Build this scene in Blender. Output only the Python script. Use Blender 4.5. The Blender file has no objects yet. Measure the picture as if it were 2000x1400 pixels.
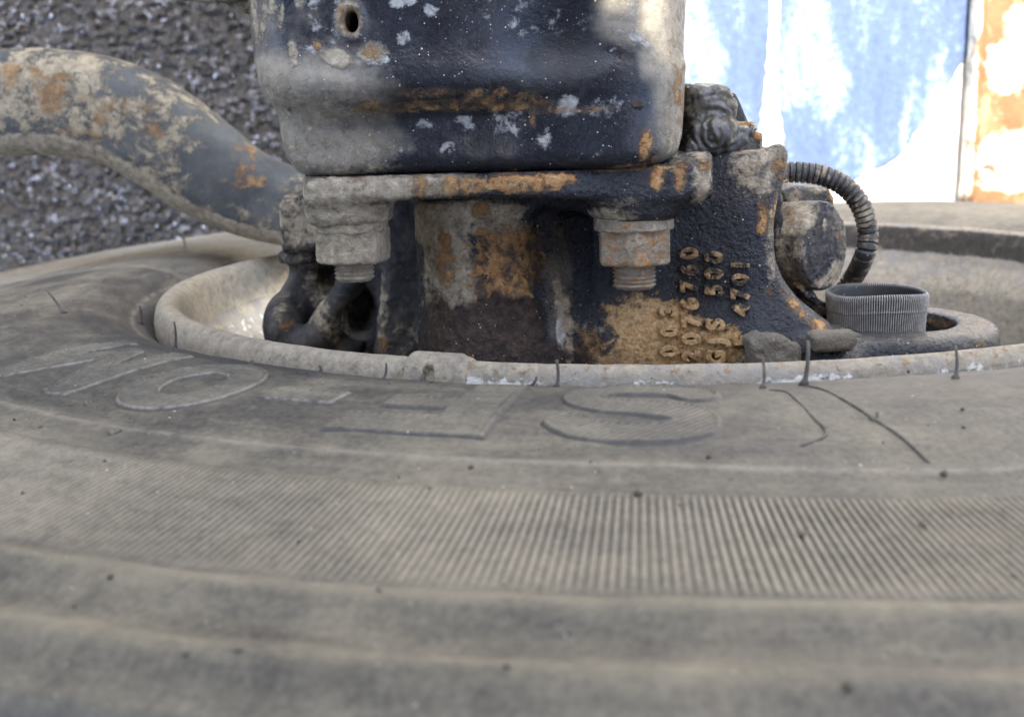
import bpy, math, numpy as np
from mathutils import Matrix, Vector

# ------------------------------------------------------------------ camera, world, sun, exposure
# Build frame L: x right, y depth along the tyre sidewall (down to the ground), z along the axle (inboard).
# World: X = x, Y = z, Z = HG - y  (ground at Z = 0, the camera looks down past the top of the wheel)
HG = 1.30
F = 2400.0
PITCH, ROLL = math.radians(11.45), math.radians(-1.9)
XC, YC = 0.0963, 0.759           # wheel centre
_s, _c = math.sin(ROLL), math.cos(ROLL)
_u0 = np.array([0, math.sin(PITCH), math.cos(PITCH)])
FWD = np.array([0, math.cos(PITCH), -math.sin(PITCH)])
RGT = _c * np.array([1., 0, 0]) + _s * _u0
UPV = -_s * np.array([1., 0, 0]) + _c * _u0
def ray(u, v): return RGT * (u - 1000) / F + UPV * (700 - v) / F + FWD
def at(u, v, d):
    r = ray(u, v); return r * (d / r[1])
def kpx(d): return d / math.cos(PITCH) / F * 1.0
def onz(u, v, z):
    r = ray(u, v); return r * (z / r[2])
def W(P):
    P = np.asarray(P, float)
    return np.stack([P[..., 0], P[..., 2], HG - P[..., 1]], -1)
def Wd(d): return Vector((d[0], d[2], -d[1]))

scn = bpy.context.scene
col = scn.collection
cam_d = bpy.data.cameras.new('camera'); cam = bpy.data.objects.new('camera', cam_d); col.objects.link(cam)
cam_d.sensor_width = 36; cam_d.lens = 36 * F / 2000
cam_d.clip_start = 0.01; cam_d.clip_end = 200
cam_d.dof.use_dof = True; cam_d.dof.focus_distance = 0.535; cam_d.dof.aperture_fstop = cam_d.lens / 3.2
rw, uw, fw = Wd(RGT), Wd(UPV), Wd(FWD)
M3 = Matrix((rw, uw, -fw)).transposed()
cam.matrix_world = Matrix.Translation(Vector(W([0, 0, 0]))) @ M3.to_4x4()
scn.camera = cam

SUN = np.array([-0.03, -0.84, 0.46]); SUN /= np.linalg.norm(SUN)      # towards the sun, frame L
sw = Wd(SUN)
sun_d = bpy.data.lights.new('sun', 'SUN'); sun = bpy.data.objects.new('sun', sun_d); col.objects.link(sun)
sun_d.energy = 2.8; sun_d.angle = math.radians(0.5); sun_d.color = (1.0, 0.93, 0.82)
sun.rotation_euler = sw.to_track_quat('Z', 'Y').to_euler(); sun.location = (0, 0, 4)
world = bpy.data.worlds.new('World'); scn.world = world; world.use_nodes = True
wn = world.node_tree; bg = wn.nodes['Background']
sky = wn.nodes.new('ShaderNodeTexSky'); sky.sky_type = 'NISHITA'; sky.sun_disc = False
sky.sun_elevation = math.asin(sw.z); sky.sun_rotation = math.atan2(sw.x, sw.y)
sky.air_density = 0.8; sky.dust_density = 3.0; sky.ozone_density = 0.2
wn.links.new(sky.outputs[0], bg.inputs[0]); bg.inputs[1].default_value = 0.14
scn.view_settings.view_transform = 'Standard'; scn.view_settings.look = 'None'
scn.view_settings.exposure = 2.45; scn.view_settings.gamma = 1.0

# ------------------------------------------------------------------ helpers: objects
def thing(name, label, cat, base, group=None):
    o = bpy.data.objects.new(name, None); col.objects.link(o)
    o.empty_display_size = 0.02
    o.location = Vector(W(base)); o['label'] = label; o['category'] = cat
    if group: o['group'] = group
    return o
def mk(name, V, Fc, mat, parent=None, smooth=True, attrs=None, kind=None):
    """mesh object from vertices in frame L; attrs: dict of per-vertex float arrays"""
    V = W(np.asarray(V, float))
    root = parent
    while root is not None and root.parent is not None: root = root.parent
    if root is not None: V = V - np.array(root.location)
    me = bpy.data.meshes.new(name)
    if isinstance(Fc, np.ndarray):
        n = Fc.shape[1]; nf = len(Fc)
        me.vertices.add(len(V)); me.vertices.foreach_set('co', V.astype(np.float32).ravel())
        me.loops.add(nf * n); me.loops.foreach_set('vertex_index', Fc.astype(np.int32).ravel())
        me.polygons.add(nf); me.polygons.foreach_set('loop_start', np.arange(nf, dtype=np.int32) * n)
        me.polygons.foreach_set('loop_total', np.full(nf, n, np.int32))
        me.update(calc_edges=True)
    else:
        me.from_pydata(V.tolist(), [], [list(map(int, f)) for f in Fc]); me.update()
    if smooth: me.polygons.foreach_set('use_smooth', np.ones(len(me.polygons), bool))
    if attrs:
        for k, a in attrs.items():
            at_ = me.attributes.new(k, 'FLOAT', 'POINT'); at_.data.foreach_set('value', np.asarray(a, np.float32))
    me.materials.append(mat)
    o = bpy.data.objects.new(name, me); col.objects.link(o)
    if parent is not None: o.parent = parent
    if kind: o['kind'] = kind
    return o

# ------------------------------------------------------------------ helpers: noise
def _hash(ix, iy, iz, seed):
    with np.errstate(over='ignore'):
        h = (ix.astype(np.uint32) * np.uint32(374761393) + iy.astype(np.uint32) * np.uint32(668265263)
             + iz.astype(np.uint32) * np.uint32(2147483647) + np.uint32(seed * 974711 + 13))
        h = (h ^ (h >> np.uint32(13))) * np.uint32(1274126177)
        h = h ^ (h >> np.uint32(16)); h = h * np.uint32(2246822519); h = h ^ (h >> np.uint32(15))
    return h.astype(np.float32) / np.float32(4294967295.0) * 2 - 1
def vnoise(P, seed=0):
    P = np.asarray(P, np.float64); i = np.floor(P).astype(np.int64); f = (P - i).astype(np.float32)
    f = f * f * f * (f * (f * 6 - 15) + 10); r = 0
    for dx in (0, 1):
        wx = f[:, 0] if dx else 1 - f[:, 0]
        for dy in (0, 1):
            wy = f[:, 1] if dy else 1 - f[:, 1]
            for dz in (0, 1):
                wz = f[:, 2] if dz else 1 - f[:, 2]
                r = r + wx * wy * wz * _hash(i[:, 0] + dx, i[:, 1] + dy, i[:, 2] + dz, seed)
    return r
def fbm(P, scale, octv=4, seed=0, gain=0.5):
    r = 0; a = 1.0; n = 0
    for o in range(octv):
        r = r + a * vnoise(np.asarray(P) * scale * (2.03 ** o) + 17.3 * o, seed + o); n += a; a *= gain
    return r / n
def sstep(a, b, x):
    t = np.clip((x - a) / (b - a), 0, 1); return t * t * (3 - 2 * t)

# ------------------------------------------------------------------ helpers: distance fields -> mesh
class Grid:
    def __init__(s, lo, hi, res):
        s.lo = np.asarray(lo, float); s.res = res
        n = np.ceil((np.asarray(hi) - s.lo) / res).astype(int) + 1
        s.n = n
        ax = [(s.lo[i] + np.arange(n[i]) * res).astype(np.float32) for i in range(3)]
        s.X = ax[0][:, None, None]; s.Y = ax[1][None, :, None]; s.Z = ax[2][None, None, :]
    def poly(s, pts):
        """2-D polygon (x,z), signed distance on (nx,1,nz)"""
        p = np.asarray(pts, float); px, pz = s.X, s.Z
        d = np.full((s.n[0], 1, s.n[2]), 1e9, np.float32); sg = np.ones_like(d)
        for i in range(len(p)):
            a = p[i]; b = p[i - 1]; e = b - a
            wx = px - a[0]; wz = pz - a[1]
            t = np.clip((wx * e[0] + wz * e[1]) / (e @ e + 1e-12), 0, 1)
            d = np.minimum(d, (wx - e[0] * t) ** 2 + (wz - e[1] * t) ** 2)
            c1 = pz >= a[1]; c2 = pz < b[1]; c3 = e[0] * wz > e[1] * wx
            fl = (c1 & c2 & c3) | (~c1 & ~c2 & ~c3)
            sg = np.where(fl, -sg, sg)
        return sg * np.sqrt(d)
    def ext(s, d2, y0, y1, r=0.0):
        dy = np.maximum(y0 - s.Y, s.Y - y1) + r; d2 = d2 + r
        return np.minimum(np.maximum(d2, dy), 0) + np.sqrt(np.maximum(d2, 0) ** 2 + np.maximum(dy, 0) ** 2) - r
    def cyl(s, a, b, ra, rb=None, rnd=0.0):
        rb = ra if rb is None else rb
        a = np.asarray(a, float); b = np.asarray(b, float); L = np.linalg.norm(b - a); n = (b - a) / L
        dx, dy, dz = s.X - a[0], s.Y - a[1], s.Z - a[2]
        t = dx * n[0] + dy * n[1] + dz * n[2]
        q = np.sqrt(np.maximum(dx * dx + dy * dy + dz * dz - t * t, 0))
        rr = ra + (rb - ra) * np.clip(t / L, 0, 1)
        d1 = q - rr + rnd; d2 = np.maximum(-t, t - L) + rnd
        return np.minimum(np.maximum(d1, d2), 0) + np.sqrt(np.maximum(d1, 0) ** 2 + np.maximum(d2, 0) ** 2) - rnd
    def cap(s, a, b, ra, rb=None):
        rb = ra if rb is None else rb
        a = np.asarray(a, float); b = np.asarray(b, float); e = b - a
        dx, dy, dz = s.X - a[0], s.Y - a[1], s.Z - a[2]
        t = np.clip((dx * e[0] + dy * e[1] + dz * e[2]) / (e @ e + 1e-12), 0, 1)
        return np.sqrt((dx - e[0] * t) ** 2 + (dy - e[1] * t) ** 2 + (dz - e[2] * t) ** 2) - (ra + (rb - ra) * t)
    def ell(s, c, r):
        q = np.sqrt(((s.X - c[0]) / r[0]) ** 2 + ((s.Y - c[1]) / r[1]) ** 2 + ((s.Z - c[2]) / r[2]) ** 2)
        return (q - 1) * min(r)
    def box(s, c, h, r=0.0):
        qx, qy, qz = abs(s.X - c[0]) - h[0] + r, abs(s.Y - c[1]) - h[1] + r, abs(s.Z - c[2]) - h[2] + r
        return np.sqrt(np.maximum(qx, 0) ** 2 + np.maximum(qy, 0) ** 2 + np.maximum(qz, 0) ** 2) + np.minimum(np.maximum(qx, np.maximum(qy, qz)), 0) - r
    def mesh(s, f):
        f = np.broadcast_to(f, tuple(s.n)).astype(np.float32).copy()
        f[0], f[-1] = np.maximum(f[0], s.res), np.maximum(f[-1], s.res)
        f[:, 0], f[:, -1] = np.maximum(f[:, 0], s.res), np.maximum(f[:, -1], s.res)
        f[:, :, 0], f[:, :, -1] = np.maximum(f[:, :, 0], s.res), np.maximum(f[:, :, -1], s.res)
        I = f < 0
        cnt = np.zeros(tuple(s.n - 1), np.uint8)
        C = [(i, j, k) for i in (0, 1) for j in (0, 1) for k in (0, 1)]
        nx, ny, nz = s.n - 1
        for i, j, k in C: cnt += I[i:i + nx, j:j + ny, k:k + nz]
        act = np.argwhere((cnt > 0) & (cnt < 8))
        idx = np.full(tuple(s.n - 1), -1, np.int32); idx[tuple(act.T)] = np.arange(len(act))
        vals = {c: f[act[:, 0] + c[0], act[:, 1] + c[1], act[:, 2] + c[2]] for c in C}
        acc = np.zeros((len(act), 3)); num = np.zeros(len(act))
        for c in C:
            for ax in range(3):
                if c[ax]: continue
                d = list(c); d[ax] = 1; d = tuple(d)
                a, b = vals[c], vals[d]; m = (a < 0) != (b < 0)
                t = a / np.where(m, a - b, 1)
                p = np.tile(np.array(c, float), (len(act), 1)); p[:, ax] = t
                acc[m] += p[m]; num[m] += 1
        V = (act + acc / num[:, None]) * s.res + s.lo
        Q = []
        for ax in range(3):
            u, v = (ax + 1) % 3, (ax + 2) % 3
            sl0 = [slice(None)] * 3; sl1 = [slice(None)] * 3
            sl0[ax] = slice(0, -1); sl1[ax] = slice(1, None)
            A, B = I[tuple(sl0)], I[tuple(sl1)]
            e = np.argwhere(A != B)
            e = e[(e[:, u] > 0) & (e[:, v] > 0) & (e[:, u] < s.n[u] - 1) & (e[:, v] < s.n[v] - 1)]
            ina = A[tuple(e.T)]
            def g(du, dv):
                q = e.copy(); q[:, u] += du; q[:, v] += dv; return idx[tuple(q.T)]
            q = np.stack([g(-1, -1), g(0, -1), g(0, 0), g(-1, 0)], 1)
            q[~ina] = q[~ina][:, ::-1]
            Q.append(q)
        return V, np.concatenate(Q)
def smin(a, b, k):
    h = np.clip(0.5 + 0.5 * (b - a) / k, 0, 1); return b + (a - b) * h - k * h * (1 - h)
def smax(a, b, k): return -smin(-a, -b, k)
def pp(pts, d):
    """outline picked in the photograph -> (x,z) at its own depth"""
    return [tuple(at(u, v, d)[[0, 2]]) for u, v in pts]
def vnormals(V, Q):
    n = np.zeros_like(V)
    e = np.cross(V[Q[:, 2]] - V[Q[:, 0]], V[Q[:, (3 if Q.shape[1] > 3 else 1)]] - V[Q[:, 1]])
    for i in range(Q.shape[1]): np.add.at(n, Q[:, i], e)
    return n / (np.linalg.norm(n, axis=1, keepdims=True) + 1e-12)
def splat(V, d, spots):
    """soft spots in x,z on a part at depth d: (u, v, ru, rv[, strength[, angle]])"""
    m = np.zeros(len(V)); k = kpx(d)
    for sp in spots:
        u, v, ru, rv = sp[:4]; st = sp[4] if len(sp) > 4 else 1.0; an = math.radians(sp[5]) if len(sp) > 5 else 0
        P = at(u, v, d); dx = (V[:, 0] - P[0]) / k; dz = -(V[:, 2] - P[2]) / k
        a = (dx * math.cos(an) + dz * math.sin(an)) / ru; b = (-dx * math.sin(an) + dz * math.cos(an)) / rv
        q = np.sqrt(a * a + b * b)
        m = np.maximum(m, st * (1 - sstep(0.45, 1.45, q)))
    return m

# ------------------------------------------------------------------ helpers: swept and turned shapes
def sweep(path, rad, n=24, caps=True, prof=None):
    """path (m,3), rad (m,) -> tube; prof(angle)->factor"""
    P = np.asarray(path, float); m = len(P)
    T = np.gradient(P, axis=0); T /= np.linalg.norm(T, axis=1, keepdims=True)
    ref = np.array([0, 1., 0]) if abs(T[0, 1]) < 0.9 else np.array([1., 0, 0])
    A = np.zeros_like(P); B = np.zeros_like(P); a = ref
    for i in range(m):
        a = a - T[i] * (a @ T[i]); a /= np.linalg.norm(a); A[i] = a; B[i] = np.cross(T[i], a)
    th = np.arange(n) * 2 * np.pi / n
    pf = np.ones(n) if prof is None else prof(th)
    rad = np.broadcast_to(np.asarray(rad, float), (m,))
    V = P[:, None] + (rad[:, None, None] * pf[None, :, None]) * (np.cos(th)[None, :, None] * A[:, None] + np.sin(th)[None, :, None] * B[:, None])
    V = V.reshape(-1, 3)
    i = np.arange(m - 1)[:, None] * n; j = np.arange(n)[None]; j2 = (j + 1) % n
    Q = np.stack([i + j, i + j2, i + n + j2, i + n + j], -1).reshape(-1, 4)
    if caps:
        V = np.concatenate([V, P[:1], P[-1:]]); c0 = len(V) - 2
        k = np.arange(n); k2 = (k + 1) % n
        Q = np.concatenate([Q, np.stack([np.full(n, c0), k2, k, k], 1), np.stack([np.full(n, c0 + 1), (m - 1) * n + k, (m - 1) * n + k2, (m - 1) * n + k2], 1)])
        Q = [q if len(set(q)) == 4 else q[:3] for q in Q.tolist()]
    return V, Q
def smooth_path(pts, n):
    P = np.asarray(pts, float); t = np.linspace(0, len(P) - 1, n); out = []
    for x in t:
        i = min(int(x), len(P) - 2); f = x - i
        p0, p1, p2, p3 = P[max(i - 1, 0)], P[i], P[i + 1], P[min(i + 2, len(P) - 1)]
        out.append(0.5 * ((2 * p1) + (-p0 + p2) * f + (2 * p0 - 5 * p1 + 4 * p2 - p3) * f * f + (-p0 + 3 * p1 - 3 * p2 + p3) * f ** 3))
    return np.array(out)
def lathe(prof, n, c, th0=0.0, th1=2 * np.pi, wob=None):
    """profile [(r,z)] turned about the z axis through c=(x,y); angle 0 = towards the camera"""
    p = np.asarray(prof, float); full = abs(th1 - th0 - 2 * np.pi) < 1e-6
    th = np.linspace(th0, th1, n + (0 if full else 1), endpoint=not full); m = len(th)
    r = np.broadcast_to(p[:, 0:1], (len(p), m)).copy(); z = np.broadcast_to(p[:, 1:2], (len(p), m)).copy()
    if wob is not None: r, z = wob(r, z, th[None, :])
    V = np.stack([c[0] + r * np.sin(th), c[1] - r * np.cos(th), z], -1).reshape(-1, 3)
    i = np.arange(len(p) - 1)[:, None] * m; j = np.arange(m if full else m - 1)[None]; j2 = (j + 1) % m
    Q = np.stack([i + j, i + j2, i + m + j2, i + m + j], -1).reshape(-1, 4)
    return V, Q

# ------------------------------------------------------------------ helpers: materials
class NT:
    def __init__(s, name):
        s.m = bpy.data.materials.new(name); s.m.use_nodes = True
        s.t = s.m.node_tree; s.b = s.t.nodes['Principled BSDF']
        s.vec = s.n('ShaderNodeTexCoord').outputs['Object']
    def n(s, typ, **kw):
        nd = s.t.nodes.new(typ)
        for k, v in kw.items(): setattr(nd, k, v)
        return nd
    def put(s, sock, v):
        if isinstance(v, bpy.types.NodeSocket): s.t.links.new(v, sock)
        elif isinstance(v, (tuple, list)) and len(v) == 3 and sock.type == 'RGBA': sock.default_value = (*v, 1)
        else: sock.default_value = v
    def math(s, op, a, b=None, c=None, clamp=False):
        nd = s.n('ShaderNodeMath', operation=op); nd.use_clamp = clamp
        s.put(nd.inputs[0], a)
        if b is not None: s.put(nd.inputs[1], b)
        if c is not None: s.put(nd.inputs[2], c)
        return nd.outputs[0]
    def noise(s, scale, detail=6, rough=0.6, vec=None, dist=0.0, color=False):
        nd = s.n('ShaderNodeTexNoise'); s.put(nd.inputs['Vector'], vec or s.vec)
        nd.inputs['Scale'].default_value = scale; nd.inputs['Detail'].default_value = detail
        nd.inputs['Roughness'].default_value = rough; nd.inputs['Distortion'].default_value = dist
        return nd.outputs['Color' if color else 'Fac']
    def attr(s, name): return s.n('ShaderNodeAttribute', attribute_name=name).outputs['Fac']
    def step(s, x, a, b):
        nd = s.n('ShaderNodeMapRange', interpolation_type='SMOOTHSTEP')
        s.put(nd.inputs[0], x); nd.inputs[1].default_value = a; nd.inputs[2].default_value = b
        return nd.outputs[0]
    def mix(s, f, a, b):
        nd = s.n('ShaderNodeMix', data_type='RGBA')
        s.put(nd.inputs[0], f); s.put(nd.inputs[6], a); s.put(nd.inputs[7], b); return nd.outputs[2]
    def mixf(s, f, a, b):
        nd = s.n('ShaderNodeMix', data_type='FLOAT')
        s.put(nd.inputs[0], f); s.put(nd.inputs[2], a); s.put(nd.inputs[3], b); return nd.outputs[0]
    def ramp(s, f, stops):
        nd = s.n('ShaderNodeValToRGB'); s.put(nd.inputs[0], f); e = nd.color_ramp.elements
        while len(e) < len(stops): e.new(0.5)
        for q, (p, c) in zip(e, stops): q.position = p; q.color = (*c, 1)
        return nd.outputs[0]
    def voro(s, scale, out='Distance', vec=None, rnd=1.0):
        nd = s.n('ShaderNodeTexVoronoi'); s.put(nd.inputs['Vector'], vec or s.vec)
        nd.inputs['Scale'].default_value = scale; nd.inputs['Randomness'].default_value = rnd
        return nd.outputs[out]
    def bump(s, h, dist, strength=1.0, normal=None):
        nd = s.n('ShaderNodeBump'); s.put(nd.inputs['Height'], h)
        nd.inputs['Distance'].default_value = dist; nd.inputs['Strength'].default_value = strength
        if normal is not None: s.put(nd.inputs['Normal'], normal)
        return nd.outputs[0]
def specks(t, scale, size, share, seed=0.0):
    """small dots: voronoi cells of which only a share carries a dot of uneven size"""
    mp = t.n('ShaderNodeMapping'); t.put(mp.inputs[0], t.vec); mp.inputs['Location'].default_value = (seed, seed * 1.7, seed * 0.6)
    nd = t.n('ShaderNodeTexVoronoi'); t.put(nd.inputs['Vector'], mp.outputs[0]); nd.inputs['Scale'].default_value = scale
    sp = t.n('ShaderNodeSeparateColor'); t.put(sp.inputs[0], nd.outputs['Color'])
    on = t.math('LESS_THAN', sp.outputs[0], share)
    sz = t.math('MULTIPLY_ADD', sp.outputs[1], size * 0.7, size * 0.3)
    d = t.math('SUBTRACT', sz, nd.outputs['Distance'])
    f = t.math('MULTIPLY', t.step(d, 0.0, size * 0.35), on)
    return f
def layered(name, base, rough, layers, bump=((500, 0.00025), (90, 0.0006)), speck=(), spec=0.5, coat=0.0, bnoise=35):
    t = NT(name)
    nb = t.noise(bnoise, 8, 0.65)
    c = t.ramp(nb, [(0.3, base[0]), (0.7, base[1])])
    r = t.mixf(t.step(t.noise(160, 5, 0.6), 0.35, 0.7), rough[0], rough[1])
    h = None
    for sc, di in bump:
        x = t.math('MULTIPLY', t.noise(sc, 5, 0.6), di)
        h = x if h is None else t.math('ADD', h, x)
    for L in layers:
        nz = t.math('SUBTRACT', t.noise(L.get('ns', 120), 9, L.get('nr', 0.68), dist=L.get('nd', 0.3)), 0.5)
        m = t.math('MULTIPLY_ADD', nz, L.get('na', 2.0), t.attr(L['a']) if 'a' in L else L.get('v', 0.0))
        w = L.get('w', 0.12)
        fac = t.math('MULTIPLY', t.step(m, 0.5 - w, 0.5 + w), L.get('op', 1.0))
        if 'a' in L: fac = t.math('MULTIPLY', fac, t.step(t.attr(L['a']), 0.0, 0.22))
        cn = t.noise(L.get('cs', 220), 8, 0.7)
        st = L['c']; k = len(st)
        lc = t.ramp(cn, [(0.32 + 0.36 * i / max(k - 1, 1), x) for i, x in enumerate(st)])
        c = t.mix(fac, c, lc); r = t.mixf(fac, r, L.get('r', 0.9))
        hh = t.math('MULTIPLY_ADD', t.noise(L.get('bs', 700), 6, 0.7), L.get('bd', 0.0006), L.get('h', 0.0002))
        h = t.math('MULTIPLY_ADD', fac, hh, h)
    for sc, sz, sh, cc, rr in speck:
        f = specks(t, sc, sz, sh, sc * 0.013)
        c = t.mix(f, c, cc); r = t.mixf(f, r, rr); h = t.math('MULTIPLY_ADD', f, 0.00015, h)
    t.put(t.b.inputs['Base Color'], c); t.put(t.b.inputs['Roughness'], r)
    t.put(t.b.inputs['Normal'], t.bump(h, 1.0, 1.0))
    t.b.inputs['Specular IOR Level'].default_value = spec; t.b.inputs['Coat Weight'].default_value = coat
    return t.m

DUST = [(0.21, 0.17, 0.115), (0.37, 0.315, 0.225), (0.54, 0.475, 0.36)]
PALE = [(0.22, 0.22, 0.21), (0.40, 0.40, 0.38), (0.56, 0.55, 0.50)]
RUST = [(0.17, 0.075, 0.03), (0.42, 0.205, 0.07), (0.60, 0.38, 0.19)]
OCHR = [(0.22, 0.125, 0.055), (0.42, 0.265, 0.115), (0.58, 0.44, 0.26)]
BROWN = [(0.010, 0.008, 0.007), (0.030, 0.020, 0.015), (0.065, 0.042, 0.030), (0.12, 0.065, 0.045)]
WHITE = (0.66, 0.64, 0.58); GREY = (0.36, 0.35, 0.32); BLACK = (0.012, 0.011, 0.010)
SPK = ((260, 0.22, 0.05, OCHR[1], 0.9), (520, 0.3, 0.05, OCHR[2], 0.9), (800, 0.30, 0.07, WHITE, 0.7), (1700, 0.32, 0.10, GREY, 0.8), (420, 0.16, 0.05, BLACK, 0.8))
NAVY = ((0.007, 0.008, 0.012), (0.022, 0.026, 0.036))
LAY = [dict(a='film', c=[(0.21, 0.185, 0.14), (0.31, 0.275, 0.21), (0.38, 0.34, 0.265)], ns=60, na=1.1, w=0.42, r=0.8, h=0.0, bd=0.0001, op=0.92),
       dict(a='pale', c=PALE, ns=130, na=2.4, w=0.16, r=0.85, h=0.00008, bd=0.0002, op=0.9),
       dict(a='dust', c=DUST, ns=170, na=2.4, w=0.26, r=0.95, h=0.0003, bd=0.0007),
       dict(a='rust', c=[BROWN[2], (0.16, 0.10, 0.055), (0.24, 0.18, 0.11)], ns=120, na=2.8, nr=0.75, w=0.5, r=0.8, h=0.0, bd=0.0003, op=0.7),
       dict(a='rust', c=[RUST[0], RUST[1], OCHR[1], RUST[2]], ns=170, na=3.6, nr=0.76, w=0.22, r=0.9, h=0.0002, bd=0.0009, cs=330),
       dict(a='ochre', c=[OCHR[0], OCHR[1], OCHR[2]], ns=200, na=3.0, nr=0.74, w=0.22, cs=420, r=0.92, h=0.0003, bd=0.0009),
       dict(a='dark', c=BROWN, ns=110, na=2.2, w=0.3, r=0.42, h=0.0003, bd=0.0022, bs=480),
       dict(a='soot', c=[(0.008, 0.008, 0.009), (0.02, 0.02, 0.02)], ns=120, na=2.2, w=0.4, r=0.5, h=0.0, bd=0.0003, op=0.9)]
m_cast = layered('cast_iron_paint', NAVY, (0.18, 0.38), LAY, bump=((520, 0.0017), (1300, 0.0004), (140, 0.0012)), speck=SPK)
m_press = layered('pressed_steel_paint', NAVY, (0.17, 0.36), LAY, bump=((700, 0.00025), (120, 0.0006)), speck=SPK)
m_nut = layered('dirty_zinc', ((0.20, 0.17, 0.13), (0.40, 0.35, 0.28)), (0.75, 0.95),
                [dict(a='rust', c=RUST, ns=200, na=2.2, w=0.2), dict(a='dust', c=DUST, ns=160, na=2.0, w=0.2, bd=0.0009)], bump=((700, 0.0006), (200, 0.0012)),
                speck=((420, 0.2, 0.08, BLACK, 0.8), (900, 0.3, 0.08, WHITE, 0.8)), spec=0.3)
m_back = layered('shaded_casting', ((0.010, 0.012, 0.018), (0.03, 0.03, 0.036)), (0.5, 0.8), LAY, bump=((300, 0.0008), (90, 0.0015)),
                 speck=((420, 0.2, 0.06, BLACK, 0.8), (700, 0.25, 0.04, OCHR[1], 0.8)), spec=0.3)
m_bar = layered('worn_bar_paint', ((0.040, 0.045, 0.048), (0.115, 0.118, 0.112)), (0.6, 0.85),
                [dict(a='dust', c=[(0.20, 0.17, 0.12), (0.33, 0.28, 0.19), (0.42, 0.36, 0.25)], ns=85, na=3.8, nr=0.76, w=0.25, op=0.9),
                 dict(a='rust', c=[(0.17, 0.09, 0.04), (0.28, 0.165, 0.075), (0.36, 0.24, 0.125)], ns=60, na=3.6, nr=0.74, w=0.25, op=0.85),
                 dict(a='pale', c=DUST, ns=110, na=2.2, w=0.4, op=0.9)], bump=((400, 0.0003), (60, 0.0012)), speck=((330, 0.2, 0.05, BLACK, 0.8),), spec=0.3)
m_grease = layered('thick_grease', ((0.028, 0.028, 0.026), (0.10, 0.098, 0.088)), (0.22, 0.48),
                   [dict(a='dust', c=[(0.10, 0.09, 0.06), (0.2, 0.18, 0.13)], ns=200, na=2.4, w=0.15, r=0.7)], bump=((250, 0.0006), (80, 0.001)), speck=((500, 0.3, 0.05, (0.25, 0.21, 0.1), 0.3),), spec=0.6)
m_hose = layered('hose_plastic', ((0.022, 0.022, 0.023), (0.05, 0.05, 0.05)), (0.4, 0.6),
                 [dict(a='dust', c=DUST, ns=120, na=2.4, w=0.25, op=0.8)], bump=((600, 0.0001),), speck=((500, 0.28, 0.05, WHITE, 0.7), (300, 0.25, 0.05, DUST[1], 0.9)))
m_rubber = layered('cap_rubber', ((0.016, 0.018, 0.021), (0.035, 0.037, 0.041)), (0.5, 0.7),
                   [dict(a='dust', c=[(0.24, 0.24, 0.22), (0.38, 0.37, 0.34), (0.5, 0.48, 0.43)], ns=260, na=0.7, w=0.35, op=0.9, bd=0.0001, h=0.0)], bump=((900, 0.00008),), speck=((700, 0.25, 0.05, WHITE, 0.8),))
m_clod = layered('dried_mud', ((0.09, 0.08, 0.065), (0.20, 0.18, 0.145)), (0.9, 1.0), [], bump=((900, 0.0012), (260, 0.002)), speck=((900, 0.3, 0.12, (0.42, 0.38, 0.3), 0.9), (500, 0.3, 0.05, BLACK, 0.9)), spec=0.2)
m_post = layered('rusted_steel', ((0.14, 0.075, 0.034), (0.24, 0.14, 0.07)), (0.8, 0.95),
                 [dict(a='rust', c=[(0.24, 0.15, 0.08), (0.36, 0.26, 0.155)], ns=30, na=3.0, w=0.15), dict(a='pale', c=[(0.70, 0.62, 0.46), (0.86, 0.82, 0.72)], ns=34, na=4.0, nr=0.72, w=0.4)], bump=((250, 0.0008), (40, 0.003)), spec=0.2)
m_rim = layered('rim_paint', ((0.15, 0.145, 0.135), (0.26, 0.25, 0.23)), (0.45, 0.7),
                [dict(a='film', c=[(0.02, 0.018, 0.015), (0.06, 0.052, 0.042)], ns=120, na=1.6, w=0.25, r=0.8),
                 dict(a='dust', c=[(0.18, 0.155, 0.115), (0.29, 0.255, 0.195), (0.38, 0.335, 0.26)], ns=60, na=2.2, w=0.3, op=0.92),
                 dict(a='pale', c=[(0.52, 0.51, 0.47), (0.68, 0.66, 0.61)], ns=220, na=2.4, w=0.12, r=0.7),
                 dict(a='rust', c=RUST, ns=260, na=2.6, w=0.12, op=0.6)],
                bump=((700, 0.00025), (120, 0.0005)), speck=((170, 0.16, 0.10, (0.05, 0.04, 0.03), 0.9), (420, 0.22, 0.06, BLACK, 0.9), (700, 0.25, 0.05, (0.13, 0.07, 0.04), 0.9)), spec=0.4)

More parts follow.
